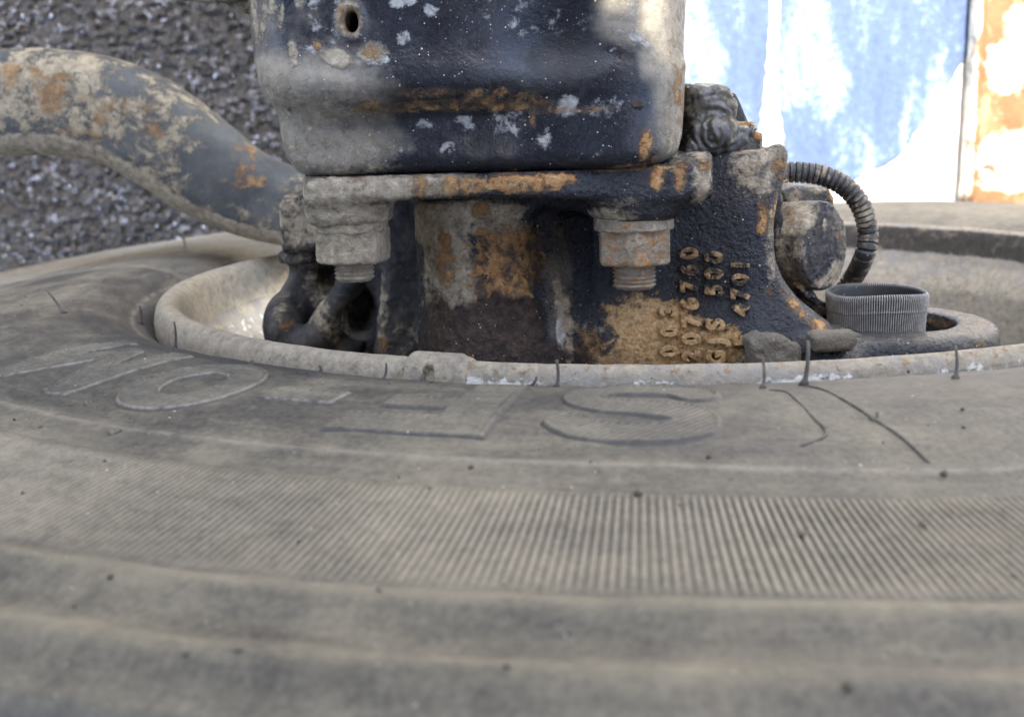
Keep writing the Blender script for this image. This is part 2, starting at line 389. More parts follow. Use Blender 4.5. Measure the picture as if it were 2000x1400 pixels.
def tyre_material():
    t = NT('dusty_rubber')
    pol = t.n('ShaderNodeCombineXYZ'); t.put(pol.inputs[0], t.attr('arc')); t.put(pol.inputs[1], t.attr('rad')); t.put(pol.inputs[2], t.attr('hgt'))
    mp = t.n('ShaderNodeMapping'); t.put(mp.inputs[0], pol.outputs[0]); mp.inputs['Scale'].default_value = (0.22, 1.6, 1.0)
    streak = t.noise(70, 8, 0.65, vec=mp.outputs[0], dist=0.4)
    cloud = t.noise(22, 7, 0.6, dist=0.5)
    fine = t.noise(420, 6, 0.65)
    m = t.math('MULTIPLY_ADD', t.math('SUBTRACT', streak, 0.5), 0.65, t.attr('dust'))
    m = t.math('MULTIPLY_ADD', t.math('SUBTRACT', cloud, 0.5), 1.1, m)
    m = t.math('MULTIPLY_ADD', t.math('SUBTRACT', fine, 0.5), 0.7, m)
    fac = t.step(m, 0.05, 1.0)
    rub = t.ramp(fine, [(0.3, (0.035, 0.034, 0.033)), (0.7, (0.062, 0.06, 0.057))])
    dst = t.ramp(t.noise(130, 7, 0.65), [(0.3, (0.172, 0.152, 0.115)), (0.7, (0.250, 0.222, 0.170))])
    c = t.mix(fac, rub, dst)
    c = t.mix(t.math('MULTIPLY', t.attr('edge'), t.step(t.noise(180, 6, 0.7), 0.3, 0.62)), c, (0.42, 0.38, 0.31))
    for sc, sz, sh, cc in ((260, 0.15, 0.05, (0.55, 0.52, 0.46)), (600, 0.25, 0.04, (0.45, 0.43, 0.39)), (110, 0.14, 0.11, (0.05, 0.045, 0.038)), (330, 0.2, 0.10, (0.06, 0.05, 0.04))):
        c = t.mix(specks(t, sc, sz, sh, sc * 0.02), c, cc)
    t.put(t.b.inputs['Base Color'], c); t.put(t.b.inputs['Roughness'], t.mixf(fac, 0.55, 0.92))
    h = t.math('MULTIPLY_ADD', t.noise(700, 6, 0.7), 0.0004, t.math('MULTIPLY', streak, 0.0004))
    t.put(t.b.inputs['Normal'], t.bump(h, 1.0, 0.8)); t.b.inputs['Specular IOR Level'].default_value = 0.3
    return t.m
m_tyre = tyre_material()

# ------------------------------------------------------------------ ground
def ground_material():
    t = NT('wet_ground'); n = t.noise(60, 9, 0.7)
    t.put(t.b.inputs['Base Color'], t.ramp(n, [(0.3, (0.020, 0.015, 0.008)), (0.7, (0.060, 0.048, 0.030))]))
    t.put(t.b.inputs['Roughness'], t.mixf(t.step(t.noise(90, 5), 0.4, 0.62), 0.08, 0.5))
    h = t.math('MULTIPLY_ADD', t.noise(230, 6, 0.7), 0.004, t.math('MULTIPLY', t.noise(30, 5), 0.012))
    t.put(t.b.inputs['Normal'], t.bump(h, 1.0)); return t.m
def stone_material():
    t = NT('wet_stone'); oi = t.attr('tone')
    t.put(t.b.inputs['Base Color'], t.ramp(oi, [(0.0, (0.018, 0.014, 0.009)), (0.6, (0.055, 0.045, 0.031)), (0.9, (0.11, 0.094, 0.07)), (1.0, (0.22, 0.19, 0.15))]))
    t.put(t.b.inputs['Roughness'], t.mixf(t.step(t.noise(260, 4), 0.4, 0.6), 0.10, 0.35))
    t.put(t.b.inputs['Normal'], t.bump(t.noise(500, 4, 0.6), 0.0012)); t.b.inputs['IOR'].default_value = 2.0
    glint = t.step(t.math('FRACT', t.math('MULTIPLY', oi, 7.31)), 0.62, 0.66); t.put(t.b.inputs['Metallic'], t.math('MULTIPLY', glint, 0.85))  # pale metallic share added to make the stones glint
    t.put(t.b.inputs['Base Color'], t.mix(glint, t.ramp(oi, [(0.0, (0.022, 0.017, 0.010)), (0.6, (0.065, 0.052, 0.033)), (0.9, (0.14, 0.115, 0.08)), (1.0, (0.22, 0.19, 0.15))]), (0.42, 0.43, 0.45)))
    t.b.inputs['Coat Weight'].default_value = 0.6; t.b.inputs['Coat Roughness'].default_value = 0.05
    return t.m
def slab_material():
    t = NT('pale_concrete'); n = t.noise(40, 9, 0.7)
    t.put(t.b.inputs['Base Color'], t.ramp(n, [(0.3, (0.50, 0.48, 0.44)), (0.7, (0.66, 0.64, 0.60))]))
    t.b.inputs['Roughness'].default_value = 0.85
    t.put(t.b.inputs['Normal'], t.bump(t.noise(300, 6, 0.7), 0.001)); return t.m
S = 30
mk('ground', [(-S, HG, -S), (S, HG, -S), (S, HG, S), (-S, HG, S)], [(0, 1, 2, 3)], ground_material(), kind='structure')
bx = lambda x0, x1, y0, y1, z0, z1: ([(x, y, z) for x in (x0, x1) for y in (y0, y1) for z in (z0, z1)],
                                      [(0, 1, 3, 2), (4, 6, 7, 5), (0, 4, 5, 1), (2, 3, 7, 6), (0, 2, 6, 4), (1, 5, 7, 3)])
mk('concrete_pavement', *bx(0.10, 4.0, HG - 0.004, HG + 0.1, -2.5, 3.0), slab_material(), smooth=False, kind='structure')
def gravel():
    rng = np.random.default_rng(4); n = 9000
    ph = (1 + 5 ** 0.5) / 2
    ico = np.array([(-1, ph, 0), (1, ph, 0), (-1, -ph, 0), (1, -ph, 0), (0, -1, ph), (0, 1, ph), (0, -1, -ph), (0, 1, -ph), (ph, 0, -1), (ph, 0, 1), (-ph, 0, -1), (-ph, 0, 1)]) / 1.9
    fc = np.array([(0, 11, 5), (0, 5, 1), (0, 1, 7), (0, 7, 10), (0, 10, 11), (1, 5, 9), (5, 11, 4), (11, 10, 2), (10, 7, 6), (7, 1, 8), (3, 9, 4), (3, 4, 2), (3, 2, 6), (3, 6, 8), (3, 8, 9), (4, 9, 5), (2, 4, 11), (6, 2, 10), (8, 6, 7), (9, 8, 1)])
    c = np.stack([rng.uniform(-0.68, 0.09, n), np.full(n, HG), rng.uniform(-0.30, 0.34, n)], 1)
    sz = 0.0008 + 0.0034 * rng.random(n) ** 3.0
    c[:, 1] -= sz * rng.uniform(0.0, 0.7, n)
    V = ico[None] * (1 + 0.5 * (rng.random((n, 12, 1)) - 0.5)) * sz[:, None, None]
    V = V * rng.uniform(0.6, 1.35, (n, 1, 3)); V[:, :, 1] *= 0.7
    q = rng.normal(size=(n, 4)); q /= np.linalg.norm(q, axis=1, keepdims=True); w, x, y, z = q.T
    R = np.stack([1 - 2 * (y * y + z * z), 2 * (x * y - z * w), 2 * (x * z + y * w), 2 * (x * y + z * w), 1 - 2 * (x * x + z * z), 2 * (y * z - x * w), 2 * (x * z - y * w), 2 * (y * z + x * w), 1 - 2 * (x * x + y * y)], 1).reshape(n, 3, 3)
    V = np.einsum('nij,nkj->nki', R, V) + c[:, None]
    Fc = (np.arange(n)[:, None, None] * 12 + fc[None]).reshape(-1, 3)
    mk('gravel', V.reshape(-1, 3), Fc, stone_material(), smooth=False, attrs={'tone': np.repeat(rng.random(n), 12)}, kind='stuff')
gravel()
def wet_mud():
    st = 0.0016; xs = np.arange(-0.72, 0.098, st); zs = np.arange(-0.34, 0.38, st)
    X_, Z_ = np.meshgrid(xs, zs, indexing='ij'); P = np.stack([X_.ravel(), np.zeros(X_.size), Z_.ravel()], 1)
    w = P + 0.004 * np.stack([fbm(P, 90, 2, 201), 0 * P[:, 0], fbm(P, 90, 2, 202)], 1)
    h = 0.0075 * (0.5 - np.abs(fbm(w, 80, 4, 203, 0.6)) * 2.2) + 0.004 * fbm(P, 22, 3, 204)
    V = np.stack([P[:, 0], HG - 0.003 - np.maximum(h, -0.0025), P[:, 2]], 1)
    m, n = X_.shape; i, j = np.arange(m - 1)[:, None], np.arange(n - 1)[None]
    Q = np.stack(np.broadcast_arrays(i * n + j, i * n + j + 1, (i + 1) * n + j + 1, (i + 1) * n + j), -1).reshape(-1, 4)
    t = NT('wet_mud'); a = t.noise(120, 8, 0.7)
    glint = t.math('MULTIPLY', t.step(t.noise(130, 5, 0.65), 0.53, 0.62), t.step(t.noise(14, 4, 0.6), 0.34, 0.62))  # pale metallic patches put in for strong glints on the mud
    t.put(t.b.inputs['Base Color'], t.mix(glint, t.ramp(a, [(0.3, (0.012, 0.009, 0.004)), (0.7, (0.055, 0.041, 0.020))]), (0.36, 0.36, 0.365)))
    t.put(t.b.inputs['Metallic'], t.math('MULTIPLY', glint, 0.85)); t.put(t.b.inputs['Roughness'], t.mixf(glint, 0.42, 0.07))
    t.put(t.b.inputs['Normal'], t.bump(t.noise(420, 5, 0.65), 0.0022)); t.b.inputs['IOR'].default_value = 1.7
    mk('mud', V, Q, t.m, kind='structure')
wet_mud()

# ------------------------------------------------------------------ added shade panel, unseen above, cut to place the shade and sun flecks
def shade_panel():
    y0 = -0.36; st = 0.006
    xs = np.arange(-0.80, 0.56, st); zs = np.arange(-0.42, 1.30, st)
    Xg, Zg = np.meshgrid(xs, zs, indexing='ij')
    on = (Zg < 0.775 + 0.008 * np.sin(Xg * 9)) | (Xg < 0.07)
    on &= (Zg > 0.12) | (Xg < 0.10 + 0.01 * np.sin(Zg * 14))
    def shade(P): P = np.asarray(P, float); return P + SUN * ((y0 - P[1]) / SUN[1])
    def on_barrel(u, v, r=0.283):
        d = ray(u, v); a = d[0] ** 2 + d[1] ** 2; b = -2 * (d[0] * XC + d[1] * YC); c = XC ** 2 + YC ** 2 - r * r
        return d * ((-b + math.sqrt(b * b - 4 * a * c)) / 2 / a)
    def inside(pts):
        p = np.array(pts); r = np.zeros(Xg.shape, bool)
        for i in range(len(p)):
            a, b = p[i], p[i - 1]
            cnd = ((a[1] > Zg) != (b[1] > Zg)) & (Xg < (b[0] - a[0]) * (Zg - a[1]) / (b[1] - a[1] + 1e-12) + a[0]); r ^= cnd
        return r
    holes = [[at(u, v, 0.533) for u, v in ((1230, -60), (1314, -60), (1306, 20), (1286, 128), (1266, 128), (1244, 60))],
             [at(u, v, 0.533) for u, v in ((1168, 0), (1190, -8), (1214, 4), (1218, 32), (1192, 46), (1170, 34))],
             [on_barrel(u, v) for u, v in ((420, 600), (440, 580), (490, 556), (545, 540), (600, 520), (620, 700), (520, 720), (440, 690))]]
    for hl in holes: on &= ~inside([shade(P)[[0, 2]] for P in hl])
    V = []; Fc = []; vid = {}
    def vert(i, j, l):
        k = (i, j, l)
        if k not in vid: vid[k] = len(V); V.append((xs[0] + i * st, y0 + l * 0.003, zs[0] + j * st))
        return vid[k]
    # merge runs of cells along z to keep it light
    for i in range(on.shape[0]):
        j = 0
        while j < on.shape[1]:
            if not on[i, j]: j += 1; continue
            e = j
            while e < on.shape[1] and on[i, e]: e += 1
            a, b, c, d = vert(i, j, 0), vert(i + 1, j, 0), vert(i + 1, e, 0), vert(i, e, 0)
            a2, b2, c2, d2 = vert(i, j, 1), vert(i + 1, j, 1), vert(i + 1, e, 1), vert(i, e, 1)
            Fc += [(a, b, c, d), (d2, c2, b2, a2)]; j = e
    t = NT('panel_paint'); t.put(t.b.inputs['Base Color'], (0.10, 0.10, 0.10)); t.b.inputs['Roughness'].default_value = 0.7
    mk('shade_panel', V, Fc, t.m, smooth=False, kind='structure')
shade_panel()

# ------------------------------------------------------------------ the wheel: tyre and rim
wheel = thing('truck_wheel', 'huge dusty truck tyre on its pale steel rim, filling the whole foreground', 'wheel', (XC, YC, -0.11))
RZ = np.array([(0.2975, -0.130), (0.303, -0.1185), (0.312, -0.1085), (0.3165, -0.1070), (0.3185, -0.1064), (0.322, -0.1030), (0.333, -0.0985), (0.345, -0.0964), (0.36, -0.0960), (0.375, -0.0966), (0.39, -0.0982),
               (0.405, -0.1000), (0.4175, -0.1021), (0.4195, -0.1019), (0.4215, -0.1019), (0.4235, -0.1030), (0.435, -0.1049), (0.468, -0.1078), (0.497, -0.1102), (0.501, -0.1098), (0.5045, -0.1092), (0.508, -0.1106), (0.515, -0.1142),
               (0.522, -0.1152), (0.527, -0.1142), (0.5305, -0.1136), (0.535, -0.1152), (0.540, -0.1190), (0.545, -0.1215), (0.5475, -0.1225), (0.550, -0.128), (0.551, -0.145), (0.550, -0.20), (0.549, -0.36), (0.53, -0.39), (0.45, -0.40), (0.31, -0.38)])
def tz(r):
    rr = np.linspace(0.2975, 0.5475, 600); zz = np.interp(rr, RZ[:30, 0], RZ[:30, 1])
    k = np.exp(-0.5 * (np.arange(-8, 9) / 3.0) ** 2); k /= k.sum()
    zz = np.convolve(np.pad(zz, 8, 'edge'), k, 'valid'); return np.interp(r, rr, zz)
def bulge(r, th):
    """the sidewall swells where the tyre stands on the ground"""
    d = (th - math.pi + 0.75 + np.pi) % (2 * np.pi) - np.pi
    drop = 0.0040 * sstep(0.03, 0.16, XC + r * np.sin(th)) * sstep(0.36, 0.43, r) * sstep(0.2, 0.6, np.cos(th))
    d2 = (th + 2.35 + np.pi) % (2 * np.pi) - np.pi
    return -drop + 0.010 * np.exp(-(d2 / 0.42) ** 2) * np.exp(-((r - 0.47) / 0.07) ** 2) + 0.0125 * np.exp(-(d / 0.55) ** 2) * np.exp(-((r - 0.45) / 0.09) ** 2) + 0.0006 * np.sin(th * 7 + r * 40)
def on_tyre(r, th, dz=0.0):
    r = np.asarray(r, float); th = np.asarray(th, float)
    y = np.minimum(YC - r * np.cos(th), HG - 0.002)
    return np.stack([XC + r * np.sin(th), y, tz(r) + bulge(r, th) + dz], -1)
def px_tyre(u, v, z=-0.0985):
    for _ in range(4):
        P = onz(u, v, z); r = math.hypot(P[0] - XC, P[1] - YC); th = math.atan2(P[0] - XC, YC - P[1]); z = float(tz(r) + bulge(r, th))
    return r, th
RIB0, RIB1, NRIB = 0.4365, 0.4985, 1210
def tyre_attr(V, edge=None):
    r = np.hypot(V[:, 0] - XC, V[:, 1] - YC); th = np.arctan2(V[:, 0] - XC, YC - V[:, 1])
    d = 0.46 + 0.16 * sstep(0.40, 0.47, r) - 0.22 * sstep(0.36, 0.335, r) * (np.abs(th) < 2.0) + 0.30 * (np.abs(th) > 1.75)
    d -= 0.12 * np.exp(-((th + 0.75) / 0.35) ** 2) * (r < 0.415)
    d += 0.14 * sstep(0.1, 0.6, th) * (r > 0.35)
    d -= 0.15 * np.exp(-((r - 0.517) / 0.011) ** 2) + 0.14 * np.exp(-((r - 0.54) / 0.006) ** 2)
    d += 0.16 * np.exp(-((r - 0.504) / 0.0028) ** 2) + 0.16 * np.exp(-((r - 0.530) / 0.004) ** 2)
    rid = 0.30 * np.exp(-((r - 0.4205) / 0.0016) ** 2) + 0.35 * np.exp(-((r - 0.3177) / 0.0015) ** 2)
    return {'dust': d, 'rad': r, 'arc': th * 0.42, 'hgt': V[:, 2], 'edge': np.maximum(rid, 0 if edge is None else edge)}
def build_tyre():
    rr = np.concatenate([np.linspace(0.2975, 0.5475, 210)]); N = 620
    th = np.arange(N) * 2 * np.pi / N
    R_, T_ = np.meshgrid(rr, th, indexing='ij')
    dz = -0.0011 * (sstep(RIB0 - 0.001, RIB0 + 0.002, R_) - sstep(RIB1 - 0.002, RIB1 + 0.001, R_))
    A = on_tyre(R_, T_, dz)
    low = RZ[30:]
    Rl, Tl = np.meshgrid(low[:, 0], th, indexing='ij'); Zl = np.broadcast_to(low[:, 1:2], Rl.shape)
    B = np.stack([XC + Rl * np.sin(Tl), np.minimum(YC - Rl * np.cos(Tl), HG - 0.002), Zl], -1)
    G = np.concatenate([A, B]); m = len(G); V = G.reshape(-1, 3)
    i = np.arange(m - 1)[:, None] * N; j = np.arange(N)[None]; j2 = (j + 1) % N
    Q = np.stack([i + j, i + j2, i + N + j2, i + N + j], -1).reshape(-1, 4)
    V = V.copy(); rng_n = fbm(V, 60, 4, 5); V[:, 2] += 0.0005 * rng_n
    # rib band: 980 radial ribs
    Nr = NRIB * 6; tr = np.arange(Nr) * 2 * np.pi / Nr; r2 = np.concatenate([[RIB0 - 0.0012], np.linspace(RIB0, RIB1, 12), [RIB1 + 0.0012]])
    R_, T_ = np.meshgrid(r2, tr, indexing='ij')
    wv = np.cos((T_ - 0.065 * (R_ - 0.44)) * NRIB); wv = np.sign(wv) * np.abs(wv) ** 0.7
    fade = sstep(RIB0 - 0.0006, RIB0 + 0.004, R_) * (1 - sstep(RIB1 - 0.010, RIB1 + 0.0005, R_))
    wear = 0.55 + 0.45 * sstep(-0.25, 0.2, np.sin(T_ * 9.0 + 1.0) * 0.5 + np.sin(T_ * 23 + 2) * 0.3)
    dz = 0.00048 * wv * fade * wear - 0.0018 * ((R_ < RIB0 - 0.0004) | (R_ > RIB1 + 0.0004))
    B = on_tyre(R_, T_, dz).reshape(-1, 3)
    i = np.arange(len(r2) - 1)[:, None] * Nr; j = np.arange(Nr)[None]; j2 = (j + 1) % Nr
    Q2 = np.stack([i + j, i + j2, i + Nr + j2, i + Nr + j], -1).reshape(-1, 4)
    ed = np.concatenate([np.zeros(len(V)), (0.55 * np.clip(wv, 0, 1) * fade * wear).ravel()])
    a = tyre_attr(np.concatenate([V, B]), ed)
    a['dust'] = a['dust'] + np.concatenate([np.zeros(len(V)), (0.30 * wv * fade * wear).ravel()])
    return mk('tyre', np.concatenate([V, B]), np.concatenate([Q, Q2 + len(V)]), m_tyre, wheel, attrs=a)
tyre = build_tyre()

# raised letters of the sidewall: each a relief patch cut to its strokes (local a: along the reading direction, b: outwards, mm)
def seg_d(A, B, p, q):
    e = (q[0] - p[0], q[1] - p[1]); t = np.clip(((A - p[0]) * e[0] + (B - p[1]) * e[1]) / (e[0] ** 2 + e[1] ** 2 + 1e-9), 0, 1)
    return np.hypot(A - p[0] - e[0] * t, B - p[1] - e[1] * t)
def box_d(A, B, x0, x1, y0, y1):
    qx, qy = abs(A - (x0 + x1) / 2) - (x1 - x0) / 2, abs(B - (y0 + y1) / 2) - (y1 - y0) / 2
    return np.hypot(np.maximum(qx, 0), np.maximum(qy, 0)) + np.minimum(np.maximum(qx, qy), 0)
def poly_d(A, B, pts, w): return np.minimum.reduce([seg_d(A, B, pts[i], pts[i + 1]) for i in range(len(pts) - 1)]) - w
def L_F(A, B): return np.minimum.reduce([box_d(A, B, -25, -6, -29, 29), box_d(A, B, -25, 26, 12, 29), box_d(A, B, -25, 18, -8, 5)])
def L_S(A, B):
    q = [(20, 14), (14, 20), (4, 22), (-8, 21.5), (-17, 17), (-18, 9), (-12, 3), (0, 0), (12, -3), (18, -9), (17, -17), (8, -21.5), (-4, -22), (-14, -20), (-20, -14)]
    return poly_d(A, B, smooth_path([(a, b, 0) for a, b in q], 50)[:, :2].tolist(), 7.6)
def L_O(A, B):
    q = np.hypot(A / 26, B / 29); return np.maximum((q - 1) * 27, -(np.hypot(A / 11, B / 14) - 1) * 12)
def L_C(A, B): return np.maximum(L_O(A, B), -np.maximum(box_d(A, B, 0, 40, -9, 9), -99))
def L_D(A, B): return box_d(A, B, -15, 15, -7, 6)
def L_M(A, B): return np.minimum.reduce([box_d(A, B, -32, -17, -29, 29), box_d(A, B, 17, 32, -29, 29), poly_d(A, B, [(-24, 24), (0, -16)], 7), poly_d(A, B, [(24, 24), (0, -16)], 7), ])
def sidewall_letter(fn, u, v, half, rc=0.376, label=None):
    _, th0 = px_tyre(u, v); st = 0.36
    a = np.arange(-half, half + st, st); b = np.arange(-32, 32 + st, st)
    A, B = np.meshgrid(a, b, indexing='ij')
    d = fn(A, B)
    hat = 0.5 + 0.5 * np.cos((A - B) * 0.7071 * 2 * np.pi / 2.1)
    hgt = 1.05 * (1 - sstep(-0.9, 0.9, d)) + 0.40 * np.exp(-((d + 0.2) / 0.8) ** 2) - 0.30 * hat * (d < -1.8) - 0.12
    P = on_tyre(rc + B * 0.001, th0 - A * 0.001 / rc, hgt * 0.001 - 0.0003 * (d > 1.4))
    m, n = A.shape; keep = d < 1.9
    i, j = np.arange(m - 1)[:, None], np.arange(n - 1)[None]
    Q = np.stack(np.broadcast_arrays(i * n + j, i * n + j + 1, (i + 1) * n + j + 1, (i + 1) * n + j), -1).reshape(-1, 4)
    Q = Q[keep.ravel()[Q].all(1)]
    use = np.unique(Q); mp = np.zeros(m * n, int); mp[use] = np.arange(len(use))
    V = P.reshape(-1, 3)[use]; dd = d.ravel()[use]
    at_ = tyre_attr(V, 0.45 * np.exp(-((dd + 0.1) / 0.40) ** 2) * (th0 < -0.4) + 0.06)
    at_['dust'] = at_['dust'] + 0.03 + 0.46 * (0.5 - hat.ravel()[use]) * (dd < -1.5) - 0.80 * np.exp(-((dd - 0.9) / 0.7) ** 2)
    mk('letter', V, mp[Q], m_tyre, tyre, attrs=at_)
for fn, u, v, hf in ((L_S, 1240, 812, 34), (L_F, 838, 800, 34), (L_D, 600, 772, 18), (L_O, 352, 762, 34), (L_M, 95, 735, 40)):
    sidewall_letter(fn, u, v, hf)
# mould line on the right and the moulding hairs
def hair(base, top, r=0.00075, name='moulding_hair', cone=True):
    b, t_ = np.asarray(base), np.asarray(top); n = 7; s = np.linspace(0, 1, n)
    p = b[None] + (t_ - b)[None] * s[:, None] + np.outer(np.sin(s * np.pi), np.array([0.0006, 0, 0.0]))
    rad = r * (1 - 0.35 * s); 
    if cone: rad[0] = r * 2.6; rad[1] = r * 1.1
    V, Q = sweep(p, rad, 8)
    mk(name, V, Q, m_tyre, tyre, attrs=tyre_attr(V, np.full(len(V), 0.15)))
HAIRS = [(1087, 756, 1087, 703, .9), (1044, 752, 1048, 735, .8), (1490, 757, 1489, 697, .8), (1570, 752, 1578, 666, 1.1), (1866, 738, 1866, 675, .9), (125, 612, 89, 564, .9), (274, 632, 273, 597, .9), (341, 674, 340, 628, .7),
         (333, 690, 334, 675, .8), (491, 713, 491, 703, 1.2), (624, 729, 624, 713, .9), (752, 740, 754, 709, .7), (362, 487, 355, 455, .8), (447, 516, 446, 490, .8), (363, 542, 364, 515, .8), (303, 567, 303, 540, .8), (535, 487, 534, 472, .7),
         (1767, 432, 1765, 413, .8), (1903, 442, 1900, 418, .8), (1705, 818, 1713, 804, 1.0), (172, 788, 174, 783, 1.2), (218, 848, 236, 838, 1.2)]
for u, v, u2, v2, f in HAIRS:
    r, th = px_tyre(u, v)
    if abs(th) < 0.62: r = max(r, 0.339)
    b = on_tyre(r, th, -0.0006)
    hair(b, at(u2, v2, b[1]), 0.00082 * f * (b[1] / 0.42) ** 0.5)
def mould_line(pts, r=0.0007):
    rt = [px_tyre(u, v) for u, v in pts]; P = on_tyre([a for a, _ in rt], [b for _, b in rt], -0.0001)
    V, Q = sweep(smooth_path(P, 40), np.concatenate([[0.2 * r], np.full(38, r), [0.2 * r]]), 8)
    mk('mould_line', V, Q, m_tyre, tyre, attrs=tyre_attr(V) | {'dust': np.full(len(V), 0.26)})
mould_line([(1571, 753), (1610, 762), (1660, 787), (1705, 817), (1760, 866), (1815, 915)])
mould_line([(1500, 762), (1535, 766), (1560, 785), (1590, 815), (1612, 842), (1606, 862), (1560, 882)], 0.0006)

LIP = np.array([(0.2690, -0.200), (0.2700, -0.165), (0.2720, -0.142), (0.2790, -0.131), (0.2850, -0.124), (0.2885, -0.114), (0.2905, -0.1060), (0.2922, -0.1012), (0.2955, -0.0984), (0.3000, -0.0980), (0.3035, -0.1000), (0.3056, -0.1040), (0.3064, -0.1100), (0.3060, -0.1170), (0.3045, -0.128)])
def build_rim():
    d = np.concatenate([[0], np.cumsum(np.hypot(*np.diff(LIP, axis=0).T))]); s = np.linspace(0, d[-1], 90)
    pr = np.stack([np.interp(s, d, LIP[:, 0]), np.interp(s, d, LIP[:, 1])], 1)
    k = np.array([1, 2, 3, 2, 1]) / 9.; pr[2:-2] = np.stack([np.convolve(pr[:, i], k, 'valid') for i in (0, 1)], 1)
    pr = np.concatenate([[(0.10, -0.30), (0.24, -0.30), (0.262, -0.285), (0.268, -0.25)], pr])
    V, Q = lathe(pr, 760, (XC, YC)); V = V.copy(); Q = Q[:, ::-1]
    V += vnormals(V, Q) * (0.00035 * fbm(V, 90, 4, 3) + 0.0003 * np.maximum(fbm(V, 400, 3, 9) - 0.25, 0))[:, None]
    r = np.hypot(V[:, 0] - XC, V[:, 1] - YC); th = np.arctan2(V[:, 0] - XC, YC - V[:, 1])
    band = sstep(0.2862, 0.2880, r) * (1 - sstep(0.2925, 0.2950, r))
    film = 0.95 * band * sstep(1.0, 1.6, th) + 0.25 * (r < 0.2775)
    dust = 0.40 * (th < -0.35) + 0.55 * (th >= -0.35) * (r < 0.285) + 0.66 * (r >= 0.285) + 0.25 * (r < 0.277) - 0.5 * band * (th > 1.0) - 0.35 * (np.exp(-((th + 1.9) / 0.5) ** 2)) * (r < 0.279)
    out = sstep(0.3035, 0.3055, r)
    pale = (0.38 + 0.12 * np.sin(th * 31) + 0.12 * np.sin(th * 17 + 1)) * out * (th > -0.40) * (th < 0.62) + 0.3 * (np.exp(-((th + 1.9) / 0.5) ** 2)) * (r < 0.279)
    rust = 0.26 * (1 - out) * sstep(0.294, 0.297, r) * (th > -0.45)
    mk('rim', V, Q, m_rim, wheel, attrs={'film': film, 'dust': dust, 'pale': pale, 'rust': rust})
    # clip-on balance weight hugging the lip, with an arched notch
    def near_lip(u, v, r=0.3062):
        dr = ray(u, v); a = dr[0] ** 2 + dr[1] ** 2; b = -2 * (dr[0] * XC + dr[1] * YC); c = XC ** 2 + YC ** 2 - r * r
        P = dr * ((-b - math.sqrt(b * b - 4 * a * c)) / 2 / a); return math.atan2(P[0] - XC, YC - P[1])
    t0 = (near_lip(789, 725), near_lip(904, 730))
    n = 120; th = np.linspace(t0[0] - 0.004, t0[1] + 0.004, n)
    q = pr[(pr[:, 0] > 0.2895) & (pr[:, 1] > -0.121)]
    nrm = np.gradient(q, axis=0); nrm = np.stack([-nrm[:, 1], nrm[:, 0]], 1); nrm /= np.linalg.norm(nrm, axis=1, keepdims=True)
    m = len(q); sx = np.linspace(-1, 1, n)[None]; sy = np.linspace(0, 1, m)[:, None]
    body = np.minimum(1 - np.abs(sx), 0.2) / 0.2; body = np.sqrt(np.clip(1 - (1 - np.clip(body, 0, 1)) ** 2, 0, 1))
    body = body * (1 - 0.35 * sstep(0.62, 0.66, np.abs(sx + 0 * sy)) * (sx > 0))
    notch = np.where(sy > 0.42, np.hypot((sx + 0.10) / 0.24, np.minimum(sy - 0.76, 0) / 0.24) < 1, False)
    off = 0.0034 * body - 0.0006 - 0.0035 * notch
    rq = q[:, 0:1] + nrm[:, 0:1] * off; zq = q[:, 1:2] + nrm[:, 1:2] * off
    V = np.stack([XC + rq * np.sin(th), YC - rq * np.cos(th), zq], -1).reshape(-1, 3)
    i, j = np.arange(m - 1)[:, None], np.arange(n - 1)[None]
    Q = np.stack(np.broadcast_arrays(i * n + j, i * n + j + 1, (i + 1) * n + j + 1, (i + 1) * n + j), -1).reshape(-1, 4)
    V = V + np.array([0, 0, 1]) * (0.00015 * fbm(V, 900, 3, 2))[:, None]
    mk('balance_weight', V, Q, m_rim, wheel, attrs={'dust': np.full(len(V), 0.60), 'rust': np.full(len(V), 0.22), 'film': np.full(len(V), 0.12)})
build_rim()
def crumbs():
    rng = np.random.default_rng(8); Vs = []; Fs = []
    o8 = np.array([(1, 0, 0), (-1, 0, 0), (0, 1, 0), (0, -1, 0), (0, 0, 1), (0, 0, -1)], float)
    f8 = [(0, 2, 4), (2, 1, 4), (1, 3, 4), (3, 0, 4), (2, 0, 5), (1, 2, 5), (3, 1, 5), (0, 3, 5)]
    big = [(1245, 970, 1.5), (1565, 1046, 1.5), (1800, 1030, 1.3), (1845, 936, 1.4), (920, 926, 1.1), (585, 1060, 0.9), (1610, 840, 0.9), (1980, 1130, 1.1), (1655, 1360, 1.5), (990, 1305, 1.2), (220, 1155, 1.1), (1880, 800, 0.8), (145, 1180, .7), (470, 1310, .9)]
    pts = [(px_tyre(u, v), s * 0.001) for u, v, s in big]
    for _ in range(520):
        r = rng.uniform(0.335, 0.54); th = rng.uniform(-1.6, 1.0); pts.append(((r, th), 0.00018 + 0.0007 * rng.random() ** 4))
    for (r, th), s in pts:
        c = on_tyre(r, th, s * 0.35); k = len(Vs) * 6
        Vs.append(c + o8 * (0.6 + 0.7 * rng.random((6, 1))) * s); Fs += [tuple(x + k for x in f) for f in f8]
    mk('dirt_crumbs', np.concatenate(Vs), Fs, m_clod, None, smooth=True, kind='stuff')
crumbs()

